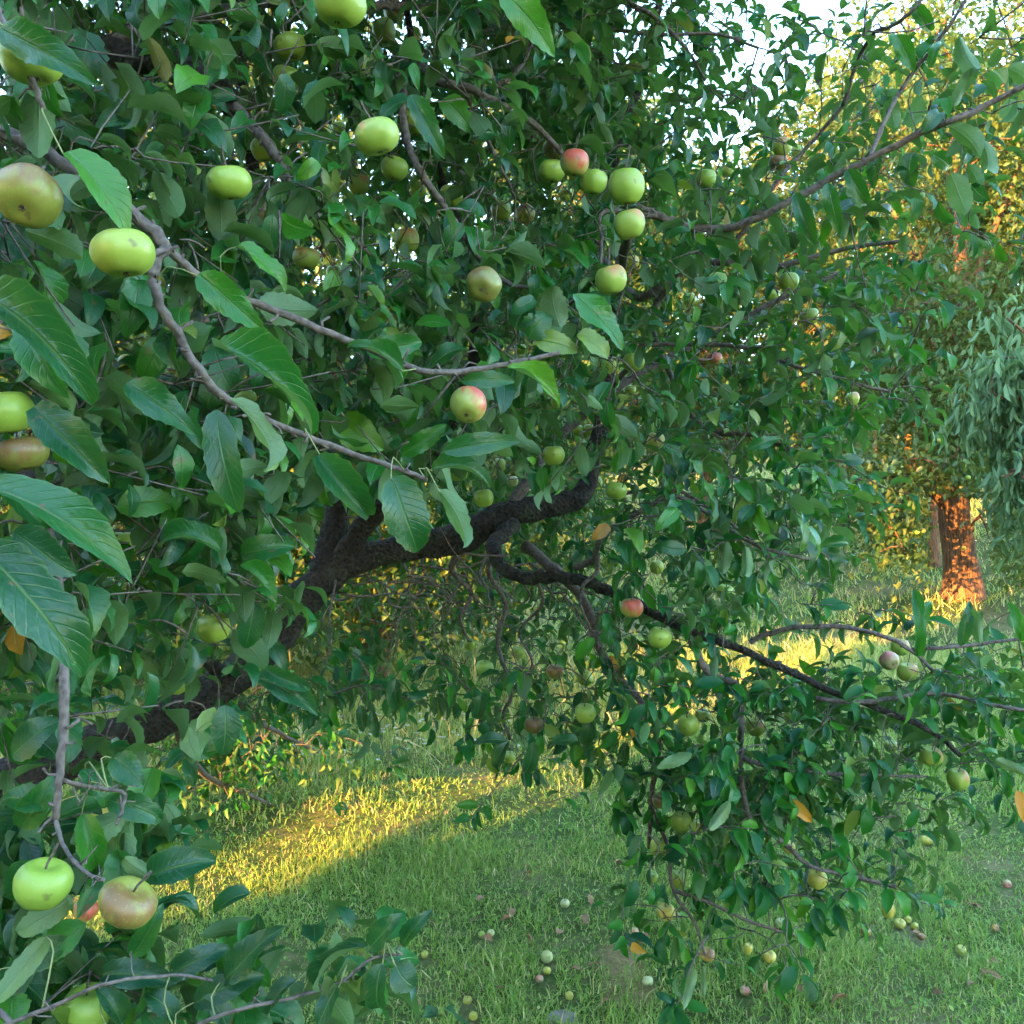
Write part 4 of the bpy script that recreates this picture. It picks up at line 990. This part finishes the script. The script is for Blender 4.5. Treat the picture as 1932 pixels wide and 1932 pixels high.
# ------------------------------------------------------------------ grass
def in_view(x, y, m=0.35):
    return np.abs(x) < 0.5774 * (y + 0.2) + m
def meadow(x, y):
    """1 in the unmown meadow beyond the path, 0 on the mown strip"""
    return np.clip((y - (5.3 + 0.42 * x)) / 1.2, 0, 1)
def bare(x, y):
    pt = np.sin(x * 1.7 + 0.8 * np.sin(y * 1.3 + 1)) * np.sin(y * 1.45 + 0.9 * np.sin(x * 1.1))
    return 0.15 * np.clip(pt - 0.45, 0, 1) + np.clip(1 - np.hypot((x - 0.43 - 0.05 * np.sin(y * 9)) / 0.14, (y - 3.35) / 0.45), 0, 1) + 0.6 * np.clip(1 - np.hypot((x - 0.25) / 0.35, (y - 4.3) / 0.3), 0, 1)
def grass(y0, y1, count, hs, wd, name, label):
    x = rng.uniform(-0.62 * y1 - 0.6, 0.62 * y1 + 0.6, count * 2); y = y0 + (y1 - y0) * rng.random(count * 2) ** 0.85
    s = in_view(x, y); x, y = x[s][:count], y[s][:count]
    # tufts
    cl = np.sin(x * 3.1 + 1.3 * np.sin(y * 2.2)) * np.sin(y * 2.7 + 1.1 * np.sin(x * 1.9)) + 0.6 * np.sin(x * 7.3 + y * 5.1) * np.sin(y * 8.7 - x * 3.3)
    s = rng.random(len(x)) < 0.58 + 0.36 * cl - 0.45 * bare(x, y)
    if len(wind_pos) and y0 < 9:
        for q in wind_pos:
            s &= ~((np.abs(x - q[0] * (y / q[1])) < 0.030) & (y < q[1] + 0.03) & (y > q[1] - 0.10))
    x, y, cl = x[s], y[s], cl[s]
    n = len(x); z = gz(x, y)
    md = meadow(x, y)
    h = hs * rng.gamma(5, 0.2, n) * (0.75 + 0.25 * cl) * (1 + 0.9 * md) 
    h = np.maximum(h, 0.025)
    az = rng.uniform(0, 6.28, n); lean = np.abs(rng.normal(0.75, 0.45, n)) * (1 - 0.25 * md)
    di = np.stack([np.cos(az), np.sin(az)], -1)
    fa = az + rng.normal(0, 0.9, n) + 1.57
    sd = np.stack([np.cos(fa), np.sin(fa)], -1)
    ww = wd * rng.uniform(0.6, 1.4, n) * (0.6 + 0.4 * np.minimum(1, y / y0))
    V = np.zeros((n, 6, 3))
    far_ = y0 >= 9
    if far_: V = np.zeros((n, 4, 3))
    for k, (f, wf) in enumerate(((0, 1.0), (1.0, 0.25)) if far_ else ((0, 1.0), (0.55, 0.85), (1.0, 0.12))):
        off = di * (lean * h * f ** 1.8)[:, None]
        zz = z - 0.005 + h * f * np.cos(lean * f * 0.8)
        for e, sg in enumerate((-1, 1)):
            V[:, k * 2 + e, 0] = x + off[:, 0] + sd[:, 0] * ww * wf * 0.5 * sg
            V[:, k * 2 + e, 1] = y + off[:, 1] + sd[:, 1] * ww * wf * 0.5 * sg
            V[:, k * 2 + e, 2] = zz
    kv = V.shape[1]
    Q = np.array([[0, 1, 3, 2], [2, 3, 5, 4]][:kv // 2 - 1])[None] + (np.arange(n) * kv)[:, None, None]
    dry = 0.5 * np.sin(x * 0.8 + 2 + np.sin(y * 0.9)) * np.sin(y * 0.75 + 0.6) + 0.25 * md
    tint = np.clip(0.42 + 0.19 * rng.normal(0, 1, n) + 0.16 * dry + 0.20 * md, 0, 1)
    straw = rng.random(n) < 0.23 + 0.20 * md + 0.22 * np.clip(dry, 0, 1) + 0.25 * np.clip(-cl - 0.3, 0, 1)
    tint = np.where(straw, rng.uniform(0.8, 1.0, n), tint)
    me = quad_mesh(name, V.reshape(-1, 3), Q.reshape(-1, 4), M_GRASS, np.repeat(tint, kv), smooth=False)
    return tag(obj(name, me), label, 'grass', kind='stuff')
grass(2.0, 4.6, 165000, 0.046, 0.0042, 'grass', 'short mown grass under the hanging branches')
grass(4.6, 9.0, 175000, 0.056, 0.0070, 'grass', 'rough green meadow grass beyond the mown strip')
grass(9.0, 30.0, 150000, 0.060, 0.018, 'grass', 'distant rough grass rising to the far trees')
# broad weeds (clover and plantain leaves) in the sward
n = 26000
x = rng.uniform(-3.6, 3.8, n); y = 2.2 + 4.3 * rng.random(n) ** 0.8; s = in_view(x, y) & (meadow(x, y) < 0.6) & (bare(x, y) < 0.1)
for q in wind_pos:
    s &= ~((np.abs(x - q[0] * (y / q[1])) < 0.035) & (y < q[1] + 0.03) & (y > q[1] - 0.10))
x, y = x[s], y[s]; n = len(x)
az = rng.uniform(0, 6.28, n)
D = np.stack([np.cos(az), np.sin(az), rng.uniform(0.1, 0.9, n)], -1)
U = nrm(np.stack([rng.normal(0, 0.3, n), rng.normal(0, 0.3, n), np.ones(n)], -1))
pos = np.stack([x, y, gz(x, y) + rng.uniform(0.0, 0.035, n)], -1)
V, Q, t, _ = batch('w', (FAR_V, FAR_Q), pos, frames(D, U), rng.uniform(0.010, 0.026, n), None, np.clip(rng.normal(0.26, 0.18, n), 0, 0.8))
tag(obj('ground_cover', quad_mesh('ground_cover', V, Q, M_GRASS, t)), 'low clover and broad-leaved weeds in the mown strip', 'weeds', kind='stuff')
# tall dry stalks with seed heads, and white meadow flowers
st = Acc(); fl = Acc()
for k in range(420):
    u, v = rng.uniform(250, 1900), rng.uniform(1240, 1640)
    p = G(u, v)
    if meadow(p[0], p[1]) < 0.3: continue
    h = rng.uniform(0.14, 0.34); lean = rng.normal(0, 0.10, 2)
    top = p + np.array([lean[0], lean[1], h])
    V, Q = tube(catmull([p, 0.5 * (p + top) + np.array([0, 0, 0.03]), top, top + np.array([lean[0] * 0.3, lean[1] * 0.3, h * 0.14])], 6), np.array([0.0014, 0.0013, 0.0011, 0.0026, 0.0036, 0.001]) * (1 + 0.08 * p[1]), 4)
    st.add(V, Q, rng.uniform(0.82, 1.0))
for k in range(260):
    if rng.random() < 0.7: u, v = rng.normal(760, 130), rng.normal(1480, 60)
    else: u, v = rng.normal(1560, 110), rng.normal(1190, 25)
    p = G(u, v); 
    if meadow(p[0], p[1]) < 0.25: continue
    h = rng.uniform(0.14, 0.30)
    for q in range(6):
        a = q * 1.05 + rng.random(); c0 = p + np.array([0, 0, h]); r = rng.uniform(0.009, 0.014)
        e = np.array([math.cos(a), math.sin(a), 0.35]); s_ = np.array([-math.sin(a), math.cos(a), 0]) * 0.45
        fl.add(np.array([c0, c0 + (e - s_) * r, c0 + e * r * 1.35, c0 + (e + s_) * r]), [[0, 1, 2, 3]])
    V, Q = tube([p, p + np.array([0.005, 0, h * 0.5]), p + np.array([0, 0, h])], 0.0012, 4); st.add(V, Q, 0.5)
tag(obj('dry_stalks', st.mesh('dry_stalks', M_GRASS)), 'thin dry grass stalks with seed heads in the meadow', 'grass stalks', kind='stuff')
tag(obj('meadow_flowers', fl.mesh('meadow_flowers', M_PETAL)), 'tiny white wildflowers in the meadow grass', 'wildflowers', kind='stuff')

# dead leaves and a stone
dead_me = [quad_mesh('fallen_leaf', T[0] * np.array([1, 1, 1.3]), T[1], M_DEAD, np.full(len(T[0]), 0.5), T[2]) for T in NEAR_T[:4]]
DL = [(915, 1705), (970, 1727), (965, 1745), (910, 1742), (990, 1778), (1000, 1792), (1050, 1775), (1098, 1740), (1115, 1700), (1110, 1835), (1100, 1845), (1215, 1772), (950, 1880), (765, 1905), (1440, 1888), (1830, 1720), (1890, 1830), (1840, 1870), (1850, 1850), (1705, 1580), (1720, 1770), (1560, 1650), (1160, 1636), (1005, 1658), (930, 1790), (1245, 1780), (1600, 1900), (1500, 1880), (1780, 1890), (1150, 1900)]
for (u, v) in DL:
    p = G(u, v)
    o = bpy.data.objects.new('fallen_leaf', random.choice(dead_me))
    o.location = p + np.array([0, 0, 0.028]); o.rotation_euler = (random.uniform(-0.5, 0.5), random.uniform(-0.5, 0.5), random.uniform(0, 6.28))
    s = random.uniform(0.045, 0.075); o.scale = (s, s, s)
    link(o); tag(o, 'curled brown dead leaf lying in the mown grass', 'fallen leaf', 'dead leaves in the grass')
p = G(1061, 1925)
V, Q, _ = leaf_template(8, 4)
g = np.random.default_rng(5); I = np.linspace(0, math.pi, 9); J = np.arange(14) * 2 * math.pi / 14
SV = np.array([[math.sin(a) * math.cos(b) * 0.055, math.sin(a) * math.sin(b) * 0.04, math.cos(a) * 0.022] for a in I for b in J]) * (1 + g.normal(0, 0.06, (126, 1)))
A_, B_ = np.meshgrid(np.arange(8), np.arange(14), indexing='ij'); B2 = (B_ + 1) % 14
SQ = np.stack([A_ * 14 + B_, (A_ + 1) * 14 + B_, (A_ + 1) * 14 + B2, A_ * 14 + B2], -1).reshape(-1, 4)
o = obj('stone', quad_mesh('stone', SV, SQ, M_STONE), None, p + np.array([0, 0, 0.006]))
tag(o, 'flat grey stone half sunk in the grass at the bottom edge', 'stone')

# ------------------------------------------------------------------ trees beyond
def crown_leaves(centres, spread, n, size, hang=0.3):
    k = rng.integers(0, len(centres), n)
    pos = centres[k] + rng.normal(0, 1, (n, 3)) * spread
    D = rng.normal(0, 1, (n, 3)); D[:, 2] -= hang * 2; D = nrm(D)
    U = nrm(rng.normal(0, 0.55, (n, 3)) + np.array([0, 0, 1.0]))
    return pos, frames(D, U), size * rng.uniform(0.7, 1.3, n)
def far_tree(name, label, base, trunk_pts, trunk_r, limbs, crown_c, crown_r, nclump, nleaf, size, spread, mat=M_FAR, tintm=0.45, T=(FAR_V, FAR_Q), hang=0.3, floor=0.4, cat='tree', group='trees beyond the near apple tree', hollow=0.55, extra=(), clear=None):
    base = np.asarray(base, float)
    root = empty(name, base)
    tag(root, label, cat, group)
    c = catmull(trunk_pts, 26)
    f = np.linspace(0, 1, 26)
    rad = trunk_r * (1 - 0.75 * f); rad[:4] *= [1.16, 1.08, 1.03, 1.0]
    V, Q = tube(c, rad, 16, bump=0.10, seed=3)
    obj('trunk', quad_mesh('trunk', V - base, Q, M_FARBARK), root)
    wood = [c]
    for lp, r0 in limbs:
        cc = catmull(lp, 14); V, Q = tube(cc, np.linspace(r0, r0 * 0.3, 14), 10, bump=0.1, seed=4)
        obj('limb', quad_mesh('limb', V - base, Q, M_FARBARK), root); wood.append(cc)
    W = np.concatenate(wood)
    cl = []
    while len(cl) < nclump:
        q = nrm(rng.normal(0, 1, 3)) * rng.uniform(hollow, 1.0) * (1 + 0.12 * rng.normal())
        p = np.asarray(crown_c) + q * np.asarray(crown_r)
        if p[2] > gz(p[0], p[1]) + floor: cl.append(p)
    cl = np.array(cl + list(extra))
    tw = Acc(); NBp = W.copy()
    for p in cl[np.argsort([np.min(np.linalg.norm(W - q, axis=1)) for q in cl])]:
        j = np.argmin(np.linalg.norm(NBp - p, axis=1)); q = NBp[j]; L = np.linalg.norm(p - q)
        path = catmull([q, 0.5 * (p + q) + np.array([0, 0, 0.12 * L]), p], 5)
        V, Q = tube(path, np.linspace(0.012 + 0.006 * L, 0.005, 5), 4); tw.add(V, Q)
        NBp = np.vstack([NBp, path[2:]])
    tag(obj('twigs', tw.mesh('twigs', M_FARBARK, base), root), kind='stuff')
    pos, Fm, sz = crown_leaves(cl, spread, nleaf, size, hang)
    ok = pos[:, 2] > gz(pos[:, 0], pos[:, 1]) + 0.2
    if clear:
        pu, pv, pd = proj(pos)
        ok &= ~((np.abs(pu - clear[0]) < clear[1]) & (pv > clear[2]) & (pv < 1200) & (pd < D1 + 0.3))
    pos, Fm, sz = pos[ok], Fm[ok], sz[ok]
    V, Q, t, _ = batch('c', T, pos, Fm, sz, mat, np.clip(rng.normal(tintm, 0.2, len(pos)), 0, 1))
    tag(obj('crown', quad_mesh('crown', V - base, Q, mat, t), root), kind='stuff')
    return root, cl
def tz(p): return np.array([p[0], p[1], float(gz(p[0], p[1]))])
# the old orchard tree with the sun-struck trunk
b1 = tz(G(1815, 1128)); D1 = proj(b1)[2]
print('far tree at', b1, D1)
q = lambda u, v, dd=0: P(u, v, D1 + dd)
far1, cl1 = far_tree('far_apple_tree', 'old apple tree at right with its trunk lit orange by the low sun', b1,
    [b1 - [0, 0, 0.05], b1 + [0, 0, 0.25], q(1808, 1040), q(1800, 960), q(1812, 860), q(1820, 700), q(1815, 520, .2), q(1812, 330, .3), q(1795, 150, .3)], 0.25,
    [([q(1800, 965), q(1760, 925), q(1690, 905), q(1620, 890), q(1560, 870)], 0.12), ([q(1800, 960), q(1775, 940), q(1765, 900), q(1720, 760)], 0.09), ([q(1815, 620), q(1850, 500), q(1880, 420), q(1930, 300)], 0.07),
     ([q(1815, 880), q(1870, 800, -.4), q(1930, 700, -.6), q(2000, 640, -.8)], 0.09), ([q(1818, 700), q(1760, 560), q(1700, 430), q(1640, 300)], 0.07), ([q(1812, 900), q(1840, 850, -.8), q(1880, 800, -1.4)], 0.07)],
    q(1830, 480), (2.25, 1.7, 3.5), 420, 42000, 0.085, 0.22, floor=0.55, cat='apple tree', clear=(1812, 58, 935),
    extra=[q(u_, v_, dd_) for (u_, v_, dd_) in [(x_ + rng.normal(0, 25), y_ + rng.normal(0, 22), rng.uniform(-1.6, -0.3)) for (x_, y_) in [(1650, 900), (1690, 930), (1715, 960), (1710, 1000), (1700, 1035), (1610, 920), (1580, 900), (1790, 850), (1850, 890), (1880, 950), (1900, 985), (1920, 1030), (1885, 1015), (1900, 940), (1940, 1060), (1690, 990), (1660, 960), (1850, 850), (1810, 620), (1805, 690), (1820, 750), (1800, 800), (1830, 820), (1810, 870), (1780, 760), (1850, 700), (1790, 560)] for _ in range(4)]])
far_pos = []
for k in range(64):
    c0 = cl1[rng.integers(0, len(cl1))] + rng.normal(0, 0.2, 3) + np.array([0, -0.15, -0.1])
    u, v, d = proj(c0)
    if 1560 < u < 1932 and 0 < v < 1080 and c0[1] < b1[1] + 0.1:
        apple(c0, rng.uniform(0.055, 0.07), 0.95, random.choice('ggyw'), 0.0, 'small yellow-green apple in the far sunlit orchard tree', 'apples on the far orchard tree', False)
# second trunk behind it
b2 = tz(P(1762, 1060, D1 + 2.2))
far_tree('orchard_tree', 'slim tree whose pale trunk shows left behind the orange-lit trunk', b2, [b2, P(1762, 1000, D1 + 2.2), P(1770, 800, D1 + 2.3), P(1740, 500, D1 + 2.4), P(1720, 300, D1 + 2.4)], 0.10, [([P(1762, 700, D1 + 2.3), P(1650, 560, D1 + 2.6), P(1560, 420, D1 + 2.8)], 0.06)],
    P(1640, 430, D1 + 3.4), (2.5, 1.8, 2.6), 260, 20000, 0.11, 0.28, T=(ONE_V, ONE_Q))
def std_tree(label, u, d, H, R, nleaf, size, seed, name='orchard_tree', tintm=0.5, zc=0.60, tr=0.16, nc=170):
    global rng
    b = P(u, 1000, d); b = tz(b)
    g = np.random.default_rng(seed)
    top = b + np.array([g.normal(0, 0.3), g.normal(0, 0.3), H * 0.8])
    tp = [b, b + [0.03, 0, H * 0.2], 0.5 * (b + top) + [g.normal(0, .15), 0, 0], top]
    lim = []
    for k in range(6):
        a = k * 1.05 + g.random(); z0 = H * g.uniform(0.22, 0.55); s0 = b + np.array([0, 0, z0]) + (top - b) * [1, 1, 0] * z0 / (0.8 * H)
        e = np.array([math.cos(a), math.sin(a), 0])
        lim.append(([s0, s0 + e * R * 0.35 + [0, 0, H * .10], s0 + e * R * 0.8 + [0, 0, H * .15]], tr * 0.5))
    return far_tree(name, label, b, tp, tr, lim, b + np.array([0, 0, H * zc]), (R, R, H * 0.45), nc, nleaf, size, 0.30, tintm=tintm, T=(ONE_V, ONE_Q) if d > 13 else (FAR_V, FAR_Q))
std_tree('tall golden-lit tree behind the fringe of the near tree', 1330, 17.5, 7.2, 2.8, 24000, 0.15, 1, nc=260)
std_tree('golden-lit tree glimpsed through the middle of the crown', 1090, 20.0, 10.0, 3.2, 28000, 0.18, 2, nc=300)
std_tree('tall thin-topped tree against the sky behind the orange trunk', 1720, 19.0, 10.2, 2.8, 26000, 0.16, 3, nc=280)
std_tree('sunlit tree at the right edge beyond the orange trunk', 2010, 17.0, 8.6, 2.6, 20000, 0.15, 4, nc=240)
std_tree('shaded apple tree with low boughs behind the bare twigs', 700, 7.6, 3.9, 1.75, 24000, 0.085, 5, zc=0.50)
std_tree('apple tree glowing behind the lower left leaves', 130, 7.8, 4.2, 1.9, 20000, 0.085, 6, zc=0.50)
std_tree('dense tree behind the upper left crown', 430, 14.0, 9.0, 3.0, 22000, 0.14, 7, nc=260)
std_tree('rounded tree far behind the middle of the limb', 930, 15.0, 5.0, 2.3, 11000, 0.12, 8, zc=0.55)
# narrow-leaved tree reaching in from the right edge
b = tz(P(2180, 1100, 7.6))
far_tree('narrow_leaved_tree', 'tree with narrow drooping pale green leaves at the right edge', b, [b, b + [0, 0, 0.8], P(2150, 800, 7.5), P(2120, 550, 7.4)], 0.09,
    [([P(2150, 800, 7.5), P(2050, 700, 7.3), P(1950, 640, 7.2), P(1900, 600, 7.1)], 0.025), ([P(2150, 820, 7.5), P(2050, 790, 7.3), P(1960, 760, 7.2), P(1890, 750, 7.1)], 0.022), ([P(2150, 900, 7.5), P(2050, 900, 7.3), P(1960, 880, 7.2), P(1890, 900, 7.1)], 0.022)],
    P(2000, 790, 7.3), (0.72, 0.5, 1.05), 120, 4600, 0.13, 0.085, mat=M_PEACH, T=(NAR_V, FAR_Q), hang=1.1, cat='tree', hollow=0.5)

# distant wood that closes the view
n = 56000
x = rng.uniform(-45, 60, n); y = rng.uniform(36, 48, n)
topz = 5.2 + 1.6 * np.sin(x * 0.35 + 1) + 1.0 * np.sin(x * 0.9) + 0.6 * np.sin(x * 2.1 + 2)
z = gz(x, y) + rng.random(n) ** 1.15 * topz
pos = np.stack([x, y, z], -1)
D = nrm(rng.normal(0, 1, (n, 3))); U = nrm(rng.normal(0, 0.6, (n, 3)) + [0, 0, 1])
V, Q, t, _ = batch('t', (ONE_V, ONE_Q), pos, frames(D, U), rng.uniform(0.5, 1.0, n), None, np.clip(rng.normal(0.5, 0.2, n), 0, 1))
tag(obj('distant_wood', quad_mesh('distant_wood', V, Q, M_FAR, t)), 'far-off wood seen in gaps behind the orchard', 'wood', kind='stuff')

# ------------------------------------------------------------------ added unseen leafy screen: keeps the near trees in shade, gaps shaped for sunlight
TH = LDIR[:2] / np.linalg.norm(LDIR[:2]); TS = np.array([TH[1], -TH[0]])
def sval(p): return float(np.dot(p[:2], TS))
print('streak s', sval(G(450, 1640)), sval(G(1000, 1450)), sval(G(1620, 1230)), sval(G(1790, 1130)), 'trunk', sval(b1))
S0 = sval(G(1000, 1450))
GAPS = [(S0 + 0.03 * math.sin(k * 2.1), 2.2 + 0.4 * k, 0.22 + 0.04 * math.sin(k * 1.3)) for k in range(11)]  # openings placed in the added screen to send sun onto grass and trunk
GAPS += [(S0 - 0.75, 3.75, 0.16), (S0 - 1.15, 4.0, 0.2), (S0 - 1.6, 4.1, 0.14), (S0 - 3.4, 4.5, 0.25), (S0 - 4.1, 4.7, 0.3), (S0 - 4.6, 5.1, 0.25), (S0 - 3.8, 5.4, 0.2)]
for k in range(70):
    GAPS.append((rng.uniform(-16, S0 - 0.6), rng.uniform(4.2, 7.8), rng.uniform(0.07, 0.22)))
def shade_hedge(s0, s1, top, n, label):
    s = rng.uniform(s0, s1, n); t = rng.normal(-14, 0.7, n)
    tp = top + 0.5 * np.sin(s * 1.3) + 0.3 * np.sin(s * 3.1 + 1)
    z = rng.random(n) ** 0.9 * tp
    up_ = rng.random(n) < 0.22
    zt = tp + 4.2 * rng.random(n) ** 1.4
    cl_ = np.sin(s * 2.3 + 1.3 * np.sin(zt * 1.9)) * np.sin(zt * 2.6 + 1.1 * np.sin(s * 1.7)) + 0.5 * np.sin(s * 6.1 + zt * 4.0)
    z = np.where(up_ & (cl_ > 0.3), zt, z)
    xy = s[:, None] * TS + t[:, None] * TH
    zz = gz(xy[:, 0], xy[:, 1])
    ze = z + zz + math.tan(SUN_EL) * (t + 14)          # height along the light's path
    ok = np.ones(n, bool); soft = rng.uniform(0.0, 0.55, n) ** 1.2
    for (a, b_, r) in GAPS: ok &= np.hypot(s - a, ze - b_) > r + soft
    ok &= ~((np.abs(s - S0) < 0.26 + soft) & (ze < 2.4))
    s, t, z, zz, xy = s[ok], t[ok], z[ok], zz[ok], xy[ok]; n = len(s)
    pos = np.column_stack([xy, zz + z])
    D = nrm(rng.normal(0, 1, (n, 3))); U = nrm(rng.normal(0, 1, (n, 3)))
    V, Q, t_, _ = batch('h', (ONE_V - [0.5, 0, 0], ONE_Q), pos, frames(D, U), rng.uniform(0.26, 0.42, n), None, np.clip(rng.normal(0.4, 0.2, n), 0, 1))
    m0 = np.append(0.5 * (s0 + s1) * TS - 14 * TH, 0.0)
    r = empty('shade_hedgerow', m0); tag(r, label, 'shade_hedge')
    tag(obj('foliage', quad_mesh('foliage', V - m0, Q, M_FAR, t_), r), kind='stuff')
    st_ = Acc()
    for k in range(int((s1 - s0) * 1.5)):
        a = rng.uniform(s0, s1)
        if abs(a - S0) < 0.9: continue
        p0 = np.append(a * TS - 14 * TH, 0.0)
        V, Q = tube([p0, p0 + [0.1, 0, top * 0.4], p0 + [rng.normal(0, .3), 0, top * 0.85]], np.array([0.06, 0.045, 0.015]), 6); st_.add(V, Q)
    tag(obj('stems', st_.mesh('stems', M_FARBARK, m0), r), kind='stuff')
shade_hedge(S0, 16, 8.8, 66000, 'tall leafy screen added out of view to shade the orchard')
shade_hedge(-30, S0, 8.2, 52000, 'second leafy shade screen added out of view, left of the gap')
